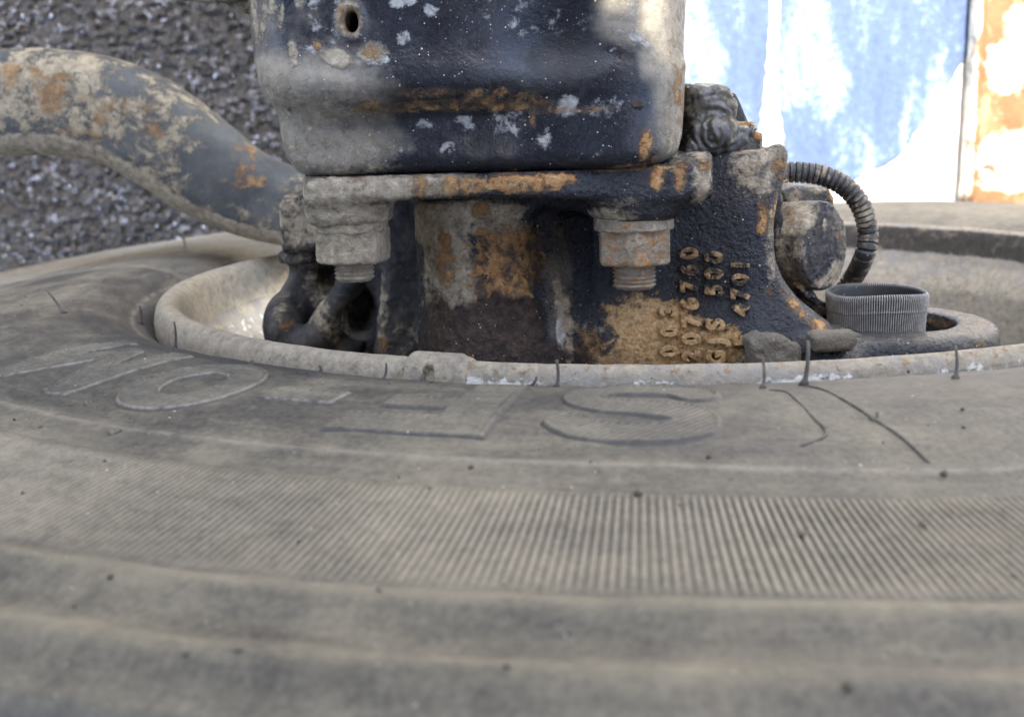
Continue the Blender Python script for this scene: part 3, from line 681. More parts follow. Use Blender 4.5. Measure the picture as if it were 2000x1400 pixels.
# ------------------------------------------------------------------ the pressed steel bracket above
bracket = thing('spring_bracket', 'dark blue pressed steel bracket with a small punched hole, sitting on the axle flange', 'bracket', at(940, 340, 0.60))
def build_bracket():
    lo = at(440, 380, 0.53); hi = at(1400, -70, 0.66)
    g = Grid((lo[0] - 0.01, 0.515, lo[2] - 0.002), (hi[0] + 0.012, 0.665, hi[2]), 0.00125)
    d = 0.545
    up = g.poly(pp([(476, -150), (480, 0), (482, 60), (491, 120), (506, 168), (534, 210), (600, 236), (700, 240), (800, 226), (1000, 221), (1200, 220), (1346, 216), (1352, 100), (1364, -150)], d))
    lo_ = g.poly(pp([(532, 120), (543, 262), (554, 308), (576, 335), (602, 347), (800, 339), (1000, 336), (1200, 329), (1290, 319), (1326, 302), (1339, 262), (1347, 120)], d))
    x = g.X; zt = g.Z
    xr = at(1262, 200, d)[0]; xl = at(640, 200, d)[0]
    ramp = np.log1p(np.exp((x - xr) / 0.004)) * 0.004 * 1.1 + np.maximum(xl - x, 0) ** 2 * 6.0
    c = at(1090, 110, d); dent = 0.0115 * np.exp(-((x - c[0]) / 0.022) ** 2 - ((zt - c[2]) / 0.021) ** 2) - 0.0045 * np.exp(-((zt - at(900, 165, d)[2]) / 0.012) ** 2) * (1 - sstep(at(1150, 0, d)[0], at(1260, 0, d)[0], x))
    c2 = at(900, 60, d); dent = dent - 0.002 * np.exp(-((x - c2[0]) / 0.04) ** 2 - ((zt - c2[2]) / 0.03) ** 2)
    A = g.ext(up, 0.5300 + ramp + dent, 0.66, 0.019)
    zc = at(900, 285, d)[2]
    B = g.ext(lo_, 0.5405 + ramp * 0.9 - 0.0105 * sstep(at(1000, 0, d)[0], at(1260, 0, d)[0], x) , 0.66, 0.0085)
    f = smin(A, B, 0.005)
    h = at(690, 45, 0.535); k = kpx(0.535)
    rx, rz = (x - h[0]) / (13 * k), (zt - h[2]) / (20 * k)
    q = np.sqrt(rx * rx + rz * rz)
    yf = 0.5285
    rim = 0.0022 * np.exp(-((q - 1.55) / 0.45) ** 2) * (g.Y < 0.56)
    f = f - rim
    f = np.maximum(f, -np.maximum((q - 1) * 13 * k, g.Y - 0.60))
    h2 = at(1352, 62, 0.56); f = np.maximum(f, -(np.sqrt(((zt - h2[2]) / (16 * k)) ** 2 + ((g.Y - 0.575) / (9 * k)) ** 2) - 1) * 9 * k - 0 * x + 99.0 * (x < h2[0] - 0.012) * -1)
    V, Q = g.mesh(f)
    N = vnormals(V, Q); D = d
    dust = splat(V, D, [(530, 195, 70, 60, .45), (600, 215, 130, 40, .42, 5), (560, 300, 60, 60, .4), (690, 285, 110, 45, .36), (660, 330, 120, 12, .5), (1325, 190, 36, 200, .45, 3), (670, 118, 34, 16, .85, 20), (735, 108, 30, 20, .75),
                        (690, 45, 27, 34, .95), (500, 30, 10, 50, .7), (523, 40, 8, 45, .6, 10), (1330, 300, 25, 30, .5), (545, 30, 12, 40, .55, -8), (585, 110, 10, 26, .75, -10), (560, 40, 5, 30, .75, 12), (600, 10, 12, 16, .6)])
    rust = splat(V, D, [(690, 45, 24, 28, .42), (735, 105, 20, 14, .6), (900, 205, 130, 12, .6), (1010, 205, 80, 12, .62), (840, 183, 60, 10, .5), (960, 188, 50, 14, .55), (1030, 190, 28, 12, .6), (1255, 280, 14, 30, .9, 10), (1275, 310, 8, 8, .7), (1240, 325, 40, 8, .6), (725, 205, 26, 9, .55),
                        (690, 240, 10, 14, .5), (1330, 180, 20, 60, .42), (1335, 330, 60, 14, .5), (628, 92, 8, 10, .6), (1040, 225, 5, 30, .5), (760, 215, 60, 6, .5), (1120, 215, 80, 8, .45)])
    pale = splat(V, D, [(790, 10, 24, 14, .55), (845, 28, 14, 12, .5), (795, 80, 16, 16, .62), (745, 118, 22, 16, .6), (920, 250, 30, 26, .48), (1105, 205, 22, 26, .62), (1000, 250, 50, 40, .38), (880, 290, 26, 14, .45), (783, 295, 9, 10, .7), (1060, 270, 20, 30, .45), (1180, 215, 40, 30, .42), (1090, 50, 60, 20, .42), (640, 60, 60, 80, .25),
                        (1160, 310, 60, 14, .25), (830, 245, 20, 12, .5), (905, 235, 20, 10, .6), (1000, 20, 120, 60, .25), (1230, 60, 60, 60, .25)])
    dark = splat(V, D, [(1240, 205, 10, 9, .8), (570, 213, 5, 4, .8)]); soot = splat(V, D, [(1100, 120, 75, 60, .75), (1010, 175, 150, 36, .5), (800, 195, 200, 24, .42), (1010, 322, 280, 10, .6)])  # near-black over the greasy dent, above the crease and along the bottom edge
    film = np.clip(0.0 + splat(V, D, [(1235, 30, 75, 60, .85), (1270, 110, 30, 60, .7), (530, 200, 90, 100, .95), (610, 185, 160, 80, .74), (510, 60, 60, 120, .42), (640, 290, 150, 50, .72), (560, 330, 60, 40, .7), (1320, 160, 60, 190, .62), (640, 80, 120, 90, .22), (930, 290, 120, 30, .2)]), 0, 1)  # first two film spots: dust laid on to brighten the sun fleck
    V = V + N * (0.00045 * fbm(V, 55, 4, 11) + 0.0009 * np.maximum(dust - 0.45, 0) * fbm(V, 260, 3, 4) + 0.0012 * splat(V, D, [(670, 118, 34, 14, 1, 20)]) * (0.7 + fbm(V, 300, 3, 6)))[:, None]
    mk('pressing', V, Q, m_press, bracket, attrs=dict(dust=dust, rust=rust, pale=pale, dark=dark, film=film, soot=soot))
build_bracket()

# ------------------------------------------------------------------ the axle casting: flange, body, shaded rear, nuts and raised numbers
axle = thing('axle_casting', 'rusty blue black cast axle end with two big nuts and raised numbers, inside the rim', 'axle', at(1100, 715, 0.62))
def build_flange():
    lo = at(570, 470, 0.545); hi = at(1420, 290, 0.545)
    g = Grid((lo[0], 0.525, lo[2]), (hi[0] + 0.003, 0.645, hi[2] + 0.004), 0.0012)
    d = 0.545
    sl = g.poly(pp([(597, 350), (800, 341), (1000, 337), (1200, 329), (1300, 318), (1386, 304), (1388, 378), (1330, 392), (1230, 393), (1120, 389), (1000, 386), (800, 391), (660, 397), (601, 404)], d))
    f = g.ext(sl, 0.5385 + 0.0 * g.X, 0.64, 0.0045)
    bl = at(688, 400, 0.562); br = at(1238, 400, 0.562)
    zb1 = at(688, 441, 0.545)[2]; zb2 = at(1238, 431, 0.545)[2]
    f = smin(f, g.cyl((bl[0] - 0.001, 0.5625, zb1), (bl[0] - 0.001, 0.5625, bl[2] + 0.01), 0.0195, 0.0195, 0.004), 0.006)
    f = smin(f, g.cyl((br[0], 0.5625, zb2), (br[0], 0.5625, br[2] + 0.012), 0.0205, 0.0225, 0.004), 0.009)
    f = smin(f, g.ext(g.poly(pp([(1225, 340), (1386, 310), (1386, 386), (1345, 404), (1310, 420), (1225, 428)], d)), 0.546, 0.60, 0.005), 0.008)
    f = smin(f, g.ext(g.poly(pp([(598, 355), (640, 355), (640, 430), (606, 430)], d)), 0.545, 0.60, 0.005), 0.008)
    V, Q = g.mesh(f); N = vnormals(V, Q)
    dust = splat(V, d, [(690, 372, 130, 32, 1.0), (640, 420, 60, 40, .95), (700, 425, 80, 30, .95), (830, 362, 130, 24, .85), (960, 360, 70, 18, .42), (1200, 420, 60, 14, .66), (1210, 395, 40, 14, .45), (1365, 345, 22, 60, .75), (1320, 340, 18, 50, .4)])
    rust = splat(V, d, [(820, 362, 20, 24, .55), (905, 362, 70, 18, .62), (1000, 355, 70, 18, .78), (1070, 352, 50, 14, .8), (1030, 370, 60, 8, .6), (1115, 350, 12, 10, .7), (1280, 345, 14, 24, .85), (1325, 340, 14, 30, .62), (1220, 328, 150, 5, .6), (700, 350, 20, 8, .4), (1370, 320, 20, 12, .6)])
    dark = splat(V, d, [(1300, 350, 8, 14, .5), (1150, 398, 26, 12, .25)])
    film = np.full(len(V), 0.08)
    crust = np.clip(dust, 0, 1)
    V = V + N * (0.00035 * fbm(V, 70, 4, 21) + crust * (0.0011 * fbm(V, 300, 4, 22, 0.6)) + rust * 0.0004 * fbm(V, 420, 3, 25))[:, None]
    mk('flange', V, Q, m_cast, axle, attrs=dict(dust=dust, rust=rust, dark=dark, film=film))
build_flange()
def build_body():
    lo = at(790, 780, 0.58); hi = at(1640, 285, 0.58)
    g = Grid((lo[0], 0.540, lo[2]), (hi[0] + 0.004, 0.70, hi[2] + 0.003), 0.00125)
    d = 0.58
    x, z = g.X, g.Z
    outl = [(1085, 360), (1200, 330), (1385, 298), (1516, 289), (1524, 300), (1522, 335), (1506, 375), (1496, 430), (1498, 500), (1514, 545), (1548, 592), (1612, 640), (1625, 690), (1620, 830), (1060, 830), (1075, 600)]
    xr = at(1480, 400, d)[0]; xm = at(1300, 400, d)[0]
    yf = 0.5765 - 0.010 * sstep(xm, xr, x) + 0.012 * sstep(at(1180, 0, d)[0], at(1085, 0, d)[0], x) - 0.006 * sstep(at(0, 600, d)[2], at(0, 700, d)[2], z)
    web = g.ext(g.poly(pp(outl, d)), yf, 0.645, 0.006)
    edge = smooth_path([np.r_[at(u, v, 0.573)] for u, v in [(1519, 300), (1514, 340), (1499, 385), (1491, 440), (1494, 500), (1510, 548), (1545, 594), (1608, 640)]], 14)
    rib = None
    for a, b in zip(edge[:-1], edge[1:]):
        q = g.cap(a, b, 0.0036); rib = q if rib is None else np.minimum(rib, q)
    f = smin(web, rib, 0.006)
    top, bot = at(926, 380, 0.602), at(972, 800, 0.602)
    f2 = g.cyl(top, bot, 0.0288, 0.0335, 0.003)
    bump_ = g.ell(at(985, 690, 0.59), (0.036, 0.024, 0.030))
    f2 = smin(f2, bump_, 0.012)
    back = g.ext(g.poly(pp([(830, 370), (1200, 370), (1200, 830), (830, 830)], 0.605)), 0.602, 0.65, 0.004)
    f = smin(f, f2, 0.010); f = smin(f, back, 0.012)
    rb = g.cap(at(1068, 395, 0.600), at(1098, 730, 0.590), 0.0045, 0.0085); f = smin(f, rb, 0.008)
    f = smax(f, -g.cap(at(1118, 448, 0.588), at(1122, 570, 0.580), 0.0105, 0.007), 0.005)
    # fillet under the flange
    f = smin(f, g.ext(g.poly(pp([(1030, 372), (1180, 372), (1180, 412), (1130, 402), (1060, 402), (1030, 420)], 0.59)), 0.583, 0.64, 0.004), 0.008)
    V, Q = g.mesh(f); N = vnormals(V, Q)
    dust = splat(V, d, [(850, 440, 60, 60, .9), (900, 420, 90, 40, .85), (880, 520, 60, 90, .85), (985, 440, 50, 50, .8), (1000, 540, 40, 90, .62), (860, 600, 40, 40, .6), (1100, 610, 16, 90, .62, -6), (1110, 690, 12, 30, .7), (1470, 330, 50, 50, .72), (1495, 480, 12, 80, .5), (1500, 300, 30, 14, .7), (1090, 720, 30, 20, .5), (1430, 690, 60, 20, .5), (1150, 640, 40, 20, .36)])
    rust = splat(V, d, [(985, 510, 74, 80, .62), (1010, 480, 30, 40, .6), (870, 520, 22, 40, .6), (940, 410, 16, 20, .7), (1030, 560, 14, 50, .55), (1478, 425, 12, 34, .75), (1483, 395, 10, 14, .5), (1590, 630, 26, 14, .7, 40), (1490, 560, 9, 9, .5), (1510, 320, 16, 30, .45), (1540, 590, 10, 40, .6, -40), (870, 470, 14, 22, .6), (1210, 695, 40, 20, .62), (1150, 670, 30, 30, .5), (1505, 420, 5, 60, .6)])
    ochre = splat(V, d, [(1250, 620, 60, 50, 1.0), (1300, 640, 70, 60, 1.0), (1235, 680, 60, 40, .9), (1390, 660, 50, 40, .95), (1340, 690, 90, 30, .95), (1195, 610, 26, 28, .6), (1440, 660, 26, 26, .5), (1180, 690, 50, 30, .55)])
    dark = splat(V, d, [(900, 660, 80, 70, .95), (860, 620, 40, 50, .7), (985, 620, 70, 50, .9), (1010, 680, 70, 50, .8), (1080, 690, 40, 30, .6), (1160, 680, 50, 40, .45), (1030, 640, 30, 60, .7)])
    pale = splat(V, d, [(1095, 640, 10, 60, .6), (870, 430, 40, 60, .35)])
    film = np.clip(0.04 + splat(V, d, [(1090, 560, 30, 120, .3), (1430, 360, 80, 60, .2)]), 0, 1)
    cr = np.clip(np.maximum(dust * 0.8, dark), 0, 1)
    V = V + N * (0.0004 * fbm(V, 60, 4, 31) + cr * 0.0012 * fbm(V, 230, 4, 32, 0.6) + dark * 0.0016 * fbm(V, 120, 4, 36, 0.6) + ochre * 0.0003 * fbm(V, 420, 3, 35))[:, None]
    mk('body', V, Q, m_cast, axle, attrs=dict(dust=dust, rust=rust, ochre=ochre, dark=dark, pale=pale, film=film))
    return V, N, dict(ochre=ochre)
bodyV, bodyN, _ = build_body()
def build_rear():
    lo = at(505, 800, 0.69); hi = at(850, 350, 0.72)
    g = Grid((lo[0], 0.625, lo[2]), (hi[0] + 0.01, 0.78, hi[2] + 0.004), 0.0015)
    d = 0.70
    o1 = g.poly(pp([(547, 386), (597, 374), (830, 372), (850, 800), (524, 800), (522, 665), (528, 604), (546, 578), (560, 540), (556, 492)], d))
    f = g.ext(o1, 0.705, 0.76, 0.006)
    f = smin(f, g.ext(g.poly(pp([(547, 386), (640, 368), (640, 486), (557, 492)], d)), 0.688, 0.76, 0.004), 0.003)
    f = smin(f, g.cyl(at(598, 512, 0.712), at(597, 490, 0.712), 0.016, 0.016, 0.003), 0.004)
    f = smin(f, g.ell(at(555, 640, 0.70), (0.012, 0.018, 0.017)), 0.012)
    f = smin(f, g.cap(at(690, 540, 0.676), at(588, 720, 0.690), 0.0085, 0.0105), 0.010)
    f = smin(f, g.cap(at(690, 660, 0.690), at(640, 740, 0.690), 0.009, 0.012), 0.006)
    f = smin(f, g.ext(g.poly(pp([(728, 372), (850, 372), (850, 800), (722, 800), (735, 640), (745, 540)], 0.67)), 0.662, 0.76, 0.008), 0.008)
    f = smax(f, -g.ell(at(700, 610, 0.70), (0.010, 0.03, 0.016)), 0.005)
    f = smax(f, -g.ell(at(640, 545, 0.695), (0.009, 0.022, 0.011)), 0.005)
    V, Q = g.mesh(f); N = vnormals(V, Q)
    dust = splat(V, d, [(590, 430, 60, 60, .62), (600, 505, 60, 24, .42), (640, 600, 30, 80, .5, -30), (760, 600, 14, 90, .5), (560, 600, 26, 40, .36), (800, 640, 40, 40, .36), (680, 700, 60, 16, .5)]) 
    rust = splat(V, d, [(760, 650, 14, 14, .5), (570, 630, 14, 16, .35)])
    V = V + N * (0.0011 * fbm(V, 90, 5, 41, 0.6))[:, None]
    mk('rear_casting', V, Q, m_back, axle, attrs=dict(dust=dust, rust=rust, film=np.full(len(V), 0.24)))
build_rear()
def build_nut(u, vw0, vw1, vn1, vs1, rw_, rn, rs, rot, name, dust, rust, crust, seed):
    c = at(u, 450, 0.5625); X0, Y0 = c[0], 0.5625
    zz = lambda v, r: at(u, v, Y0 - r)[2]
    z0, z1, z2, z3 = zz(vw0 - 16, rw_), zz(vw1, rw_), zz(vn1, rn), zz(vs1, rs)
    def rough(V, Q, a):
        V = V.copy(); N = vnormals(V, Q); return V + N * (a * fbm(V, 330, 4, seed, 0.6) + 0.4 * a * fbm(V, 110, 3, seed + 5))[:, None]
    def put(nm, V, Q, a, ds, rs_):
        V = rough(V, Q, a); mk(nm, V, Q, m_nut, axle, attrs={'dust': np.clip(ds + 0.15 * fbm(V, 80, 3, seed), 0, 1), 'rust': np.clip(rs_ + 0.25 * fbm(V, 90, 3, seed + 2), 0, 1)})
    ch = 0.0009
    pr = [(0.001, z1)] + [(r, z1) for r in np.linspace(0.012, rw_ - ch, 6)] + [(rw_ - 0.3 * ch, z1 + 0.3 * ch), (rw_, z1 + ch)] + [(rw_, z) for z in np.linspace(z1 + 1.5 * ch, z0, 7)]
    V, Q = lathe(pr[::-1], 120, (X0, Y0)); put('washer', V, Q[:, ::-1], crust * 0.6, dust, rust * 0.5)
    def hexr(r, z, th):
        a = (th - rot + np.pi / 6) % (np.pi / 3) - np.pi / 6
        lim = rn * math.cos(math.pi / 6) / np.cos(a); k = sstep(0.9, 1.0, r / rn)
        zc = np.maximum(lim - rn * 0.955, 0) * 0.55          # corner chamfer
        rr = np.where(r > 0.8 * rn, np.minimum(r / rn, 1) * lim, r)
        z = np.where((r > 0.97 * rn) & (z < z2 + 0.002), z + zc, z)
        return rr, z
    pr = [(0.001, z2)] + [(r, z2) for r in np.linspace(0.008, rn * 0.93, 8)] + [(rn * 0.975, z2 + 0.0004), (rn, z2 + 0.0011)] + [(rn, z) for z in np.linspace(z2 + 0.002, z1 + 0.001, 16)]
    V, Q = lathe(pr[::-1], 240, (X0, Y0), wob=hexr); put('nut', V, Q[:, ::-1], crust, dust, rust)
    zs = np.linspace(z2 + 0.002, z3 + 0.0012, 64); tooth = np.abs(((zs - z3) / 0.0019) % 1 - 0.5) * 2
    pr = [(rs - 0.0011 * (1 - t) * (1.0 if crust < 0.0008 else 0.45), z) for t, z in zip(tooth, zs)] + [(rs - 0.0015, z3 + 0.0003), (rs - 0.003, z3), (0.0005, z3 - 0.0002)]
    def helix(r, z, th): return r, np.where(z > z3 + 0.001, z + 0.0019 * th / (2 * np.pi) * 0.5, z)
    V, Q = lathe(pr, 110, (X0, Y0)); put('stud', V, Q[:, ::-1], crust * 0.5, dust * 0.9, rust)
build_nut(688, 441, 458, 519, 554, 0.0165, 0.0172, 0.0092, 0.22, 'l', 0.80, 0.22, 0.00075, 51)
build_nut(1238, 432, 456, 524, 570, 0.0182, 0.0180, 0.0100, 0.50, 'r', 0.45, 0.46, 0.0003, 57)
def raised_numbers():
    from mathutils.bvhtree import BVHTree
    ys = {}
    tree_pts = bodyV
    lines = [('003', 1305, 700, 1305, 585), ('2076760', 1346, 705, 1346, 478), ('GJS 500', 1392, 705, 1392, 485), ('5 4701', 1440, 668, 1440, 500)]
    for txt, u0, v0, u1, v1 in lines:
        n = len(txt)
        for i, ch in enumerate(txt):
            if ch == ' ': continue
            f = (i + 0.5) / n; u, v = u0 + (u1 - u0) * f, v0 + (v1 - v0) * f
            cu = bpy.data.curves.new('letter', 'FONT'); cu.body = ch; cu.size = 1.0; cu.align_x = 'CENTER'; cu.align_y = 'CENTER'
            cu.extrude = 0.10; cu.bevel_depth = 0.06; cu.bevel_resolution = 2; cu.offset = 0.012; cu.resolution_u = 5
            ob = bpy.data.objects.new('letter', cu); col.objects.link(ob)
            dg = bpy.context.evaluated_depsgraph_get(); me = bpy.data.meshes.new_from_object(ob.evaluated_get(dg))
            bpy.data.objects.remove(ob); 
            co = np.array([x.co[:] for x in me.vertices]); fc = [list(p.vertices) for p in me.polygons]; bpy.data.meshes.remove(me)
            P = at(u, v, 0.575); s = 0.0098
            # reads bottom to top: reading direction +z, glyph up = -x ; out = -y
            x = P[0] - co[:, 1] * s * 1.05; z = P[2] + co[:, 0] * s * 1.0
            near = np.hypot(tree_pts[:, 0] - P[0], tree_pts[:, 2] - P[2]); sel = tree_pts[(near < 0.007) & (tree_pts[:, 1] < 0.60) & (bodyN[:, 1] < -0.4)]
            A = np.c_[np.ones(len(sel)), sel[:, 0] - P[0], sel[:, 2] - P[2]]; cf = np.linalg.lstsq(A, sel[:, 1], rcond=None)[0]; cf[1:] = np.clip(cf[1:], -0.35, 0.35)
            yb = cf[0] + cf[1] * (x - P[0]) + cf[2] * (z - P[2])
            y = yb - (co[:, 2] + (0.10 if v < 600 else 0.17)) * s * 1.0
            V = np.stack([x, y, z], 1); V += 0.00045 * np.stack([fbm(V, 330, 3, 61), fbm(V, 330, 3, 62), fbm(V, 330, 3, 63)], 1)
            oc = np.maximum(splat(V, 0.575, [(1290, 640, 130, 70, 1.0), (1400, 665, 60, 40, 1.0)]), 0.20 + 0.32 * sstep(0.0, 0.16, co[:, 2]))
            bpy_o = mk('letter', V, fc, m_cast, axle, attrs=dict(ochre=oc, film=np.full(len(V), 0.05)))
raised_numbers()
def build_lug():
    lo = at(1560, 760, 0.66); hi = at(1970, 560, 0.66)
    g = Grid((0.120, 0.528, -0.165), (0.264, 0.685, -0.080), 0.00125)
    c = at(1722, 655, 0.603); C0 = at(1712, 640, 0.603)
    zt = at(1711, 647, 0.575)[2]
    f = g.cyl((c[0], c[1], zt - 0.018), (c[0], c[1], zt), 0.0570, 0.054, 0.0055)
    tip = at(1900, 668, 0.60)
    f = smin(f, g.cap(at(1560, 690, 0.565), at(1640, 720, 0.553), 0.012, 0.010), 0.012)
    f = smin(f, g.ext(g.poly(pp([(1480, 560), (1530, 590), (1612, 646), (1660, 690), (1640, 800), (1480, 800)], 0.575)), 0.566, 0.62, 0.006), 0.012)
    f = smax(f, -g.cyl((c[0] + 0.004, c[1] + 0.001, zt - 0.03), (c[0] + 0.004, c[1] + 0.001, zt + 0.01), 0.0315), 0.003)
    V, Q = g.mesh(f); N = vnormals(V, Q); d = 0.575
    dust = splat(V, d, [(1640, 645, 50, 14, .30), (1850, 630, 60, 10, .35)])
    rust = splat(V, d, [(1890, 660, 14, 10, .75), (1600, 640, 30, 10, .6, 30), (1850, 620, 40, 8, .5)])
    pale = splat(V, d, [(1700, 690, 60, 12, .4)])
    V = V + N * (0.0005 * fbm(V, 80, 4, 71))[:, None]
    mk('lug', V, Q, m_cast, axle, attrs=dict(dust=dust, rust=rust * 0.8, pale=pale, film=np.full(len(V), .0)))
    return c, zt
lugc, lugz = build_lug()
def build_side_web():
    # thin rusty rib and dark pocket between the casting edge and the canister
    g = Grid((0.100, 0.565, -0.125), (0.165, 0.69, -0.005), 0.00125); d = 0.60
    f = g.ext(g.poly(pp([(1500, 345), (1521, 330), (1521, 470), (1535, 520), (1575, 570), (1640, 618), (1640, 660), (1520, 640), (1490, 480)], d)), 0.640, 0.68, 0.003)
    e = smooth_path([at(u, v, 0.612) for u, v in [(1516, 340), (1517, 400), (1521, 470), (1536, 520), (1575, 572), (1630, 618)]], 12)
    for a, b in zip(e[:-1], e[1:]): f = smin(f, g.cap(a, b, 0.0022), 0.003)
    f = smin(f, g.ext(g.poly(pp([(1530, 480), (1545, 525), (1585, 580), (1640, 620), (1640, 650), (1560, 620), (1510, 560)], d)), 0.618, 0.68, 0.003), 0.004)
    V, Q = g.mesh(f); N = vnormals(V, Q)
    rust = splat(V, d, [(1515, 400, 8, 60, .7), (1540, 540, 24, 60, .5)]); dark = splat(V, d, [(1520, 540, 26, 60, .55), (1515, 450, 16, 80, .4)])
    dust = splat(V, d, [(1560, 556, 10, 40, .7, -45), (1525, 490, 6, 40, .6), (1610, 610, 30, 14, .5, 30)])
    V = V + N * (0.0005 * fbm(V, 150, 4, 75))[:, None]
    mk('side_rib', V, Q, m_cast, axle, attrs=dict(rust=rust, dark=dark, dust=dust))
build_side_web()

# ------------------------------------------------------------------ ribbed rubber cap, canister, hose
cap_t = thing('rubber_cap', 'round black rubber cap with fine upright ribs and an open hollow top', 'rubber cap', (at(1711, 640, 0.603)[0], 0.603, lugz - 0.01))
def build_cap():
    c = at(1711, 640, 0.603); ztop = at(1711, 566, 0.603)[2] ; zb = lugz - 0.014
    prof = [(0.0228, zb), (0.0232, zb + (ztop - zb) * .3), (0.0234, zb + (ztop - zb) * .58), (0.0238, ztop - 0.0092), (0.02425, ztop - 0.0088), (0.0242, ztop - 0.0083), (0.0240, ztop - 0.0078), (0.0243, ztop - 0.005), (0.0245, ztop - 0.0025), (0.0241, ztop - 0.0008), (0.0232, ztop), (0.0221, ztop - 0.0004), (0.0214, ztop - 0.0018), (0.0209, ztop - 0.006), (0.0206, ztop - 0.017), (0.019, ztop - 0.020), (0.0005, ztop - 0.0205)]
    p = np.array(prof); t = np.linspace(0, len(p) - 1, 90); p = np.stack([np.interp(t, np.arange(len(p)), p[:, i]) for i in (0, 1)], 1)
    ins = np.arange(len(p)) > 90 * 12.2 / 17; NR = 132
    amp = np.where(ins, 0, 0.00034)[:, None]
    def wob(r, z, th):
        w = np.cos(th * NR); w = np.sign(w) * abs(w) ** 0.8
        seam = (np.abs(z - (ztop - 0.0085)) < 0.0005)
        r = r + amp * w * (~seam) + 0.0004 * np.sin(2 * th + 0.6) + 0.0003 * np.sin(3 * th)
        z = z + 0.0006 * np.sin(2 * th + 1.4) + 0.0004 * np.cos(3 * th)
        return r, z
    V, Q = lathe(p, NR * 8, (c[0], c[1]), wob=wob)
    th = np.tile(np.arange(NR * 8) * 2 * np.pi / (NR * 8), len(p)); w = np.cos(th * NR)
    o = ~np.repeat(ins, NR * 8)
    dust = np.where(o, np.clip(0.34 + 0.55 * w, 0, 1), 0.12)
    mk('cap', V, Q[:, ::-1], m_rubber, cap_t, attrs={'dust': dust})
build_cap()
can = thing('air_canister', 'round grimy black canister with a slanted face, behind the right edge of the casting', 'canister', at(1590, 520, 0.64))
def build_can():
    fc = at(1612, 480, 0.615); ax = np.array([0.70, -0.70, 0.06]); ax /= np.linalg.norm(ax)
    R_ = 0.0226
    g = Grid(fc - np.array([0.075, 0.035, 0.034]), fc + np.array([0.028, 0.085, 0.034]), 0.0011)
    f = g.cyl(fc - ax * 0.085, fc, R_, R_, 0.0025)
    ring = np.abs(g.cyl(fc - ax * 0.001, fc + ax * 0.0011, R_ - 0.0035, R_ - 0.0035, 0.0006))
    f = smin(f, g.cyl(fc - ax * 0.002, fc + ax * 0.0008, R_ - 0.006, R_ - 0.006, 0.0006), 0.002)
    V, Q = g.mesh(f); N = vnormals(V, Q); d = 0.615
    face = (N @ ax) > 0.5
    dust = splat(V, d, [(1640, 535, 26, 30, .8, 30), (1605, 550, 26, 16, .6), (1610, 440, 8, 12, .6), (1638, 440, 10, 10, .5), (1545, 420, 50, 40, .75), (1535, 500, 30, 60, .5)])
    rust = splat(V, d, [(1645, 462, 6, 9, .6), (1530, 410, 20, 24, .4)])
    film = 0.34 - 0.36 * face
    V = V + N * (0.0003 * fbm(V, 200, 4, 81) + face * 0.0005 * np.maximum(fbm(V, 330, 3, 83), 0.0))[:, None]
    body = mk('drum', V, Q, m_cast, can, attrs=dict(dust=dust, rust=rust, film=film))
    g = Grid(at(1520, 410, 0.66) - np.array([0.006, 0.012, 0.004]), at(1632, 352, 0.66) + np.array([0.006, 0.035, 0.004]), 0.0011)
    f = g.ext(g.poly(pp([(1518, 372), (1545, 360), (1612, 366), (1624, 384), (1624, 412), (1518, 412)], 0.66)), 0.652, 0.69, 0.004)
    V, Q = g.mesh(f); V = V + vnormals(V, Q) * (0.0007 * fbm(V, 160, 4, 85))[:, None]
    mk('collar', V, Q, m_cast, can, attrs=dict(rust=splat(V, .66, [(1620, 390, 12, 30, .7)]), dust=splat(V, .66, [(1545, 385, 30, 20, .5), (1590, 370, 20, 8, .6)]), film=np.full(len(V), .3)))
build_can()
hose = thing('corrugated_hose', 'dark grey corrugated hose curving down from the top right of the casting', 'hose', at(1690, 470, 0.63))
def build_hose():
    px = [(1470, 338), (1515, 338), (1560, 337), (1605, 343), (1645, 361), (1674, 390), (1690, 425), (1695, 462), (1688, 500), (1668, 540), (1640, 580)]
    P = smooth_path([at(u, v, 0.628 - 0.004 * math.sin(i / 10 * 3.14) + (0.02 if i > 8 else 0)) for i, (u, v) in enumerate(px)], 900)
    s = np.concatenate([[0], np.cumsum(np.linalg.norm(np.diff(P, axis=0), axis=1))])
    ph = (s / 0.0030) % 1
    w = sstep(0.0, 0.16, ph) * (1 - sstep(0.72, 0.90, ph))
    V, Q = sweep(P, 0.00445 + 0.00085 * w, 28)
    N = np.repeat(w, 28); N = np.concatenate([N, [0, 0]])
    dust = np.clip(0.18 + 0.42 * N * (0.6 + 0.6 * fbm(V, 60, 3, 91)), 0, 1)
    mk('hose', V, Q, m_hose, hose, attrs={'dust': dust})
    V, Q = sweep(smooth_path([at(1520, 360, .61), at(1530, 356, .612), at(1538, 352, .616)], 8), 0.0006, 8)
    mk('wire_stub', V, Q, m_post, hose, attrs={'rust': np.full(len(V), .6)})
build_hose()

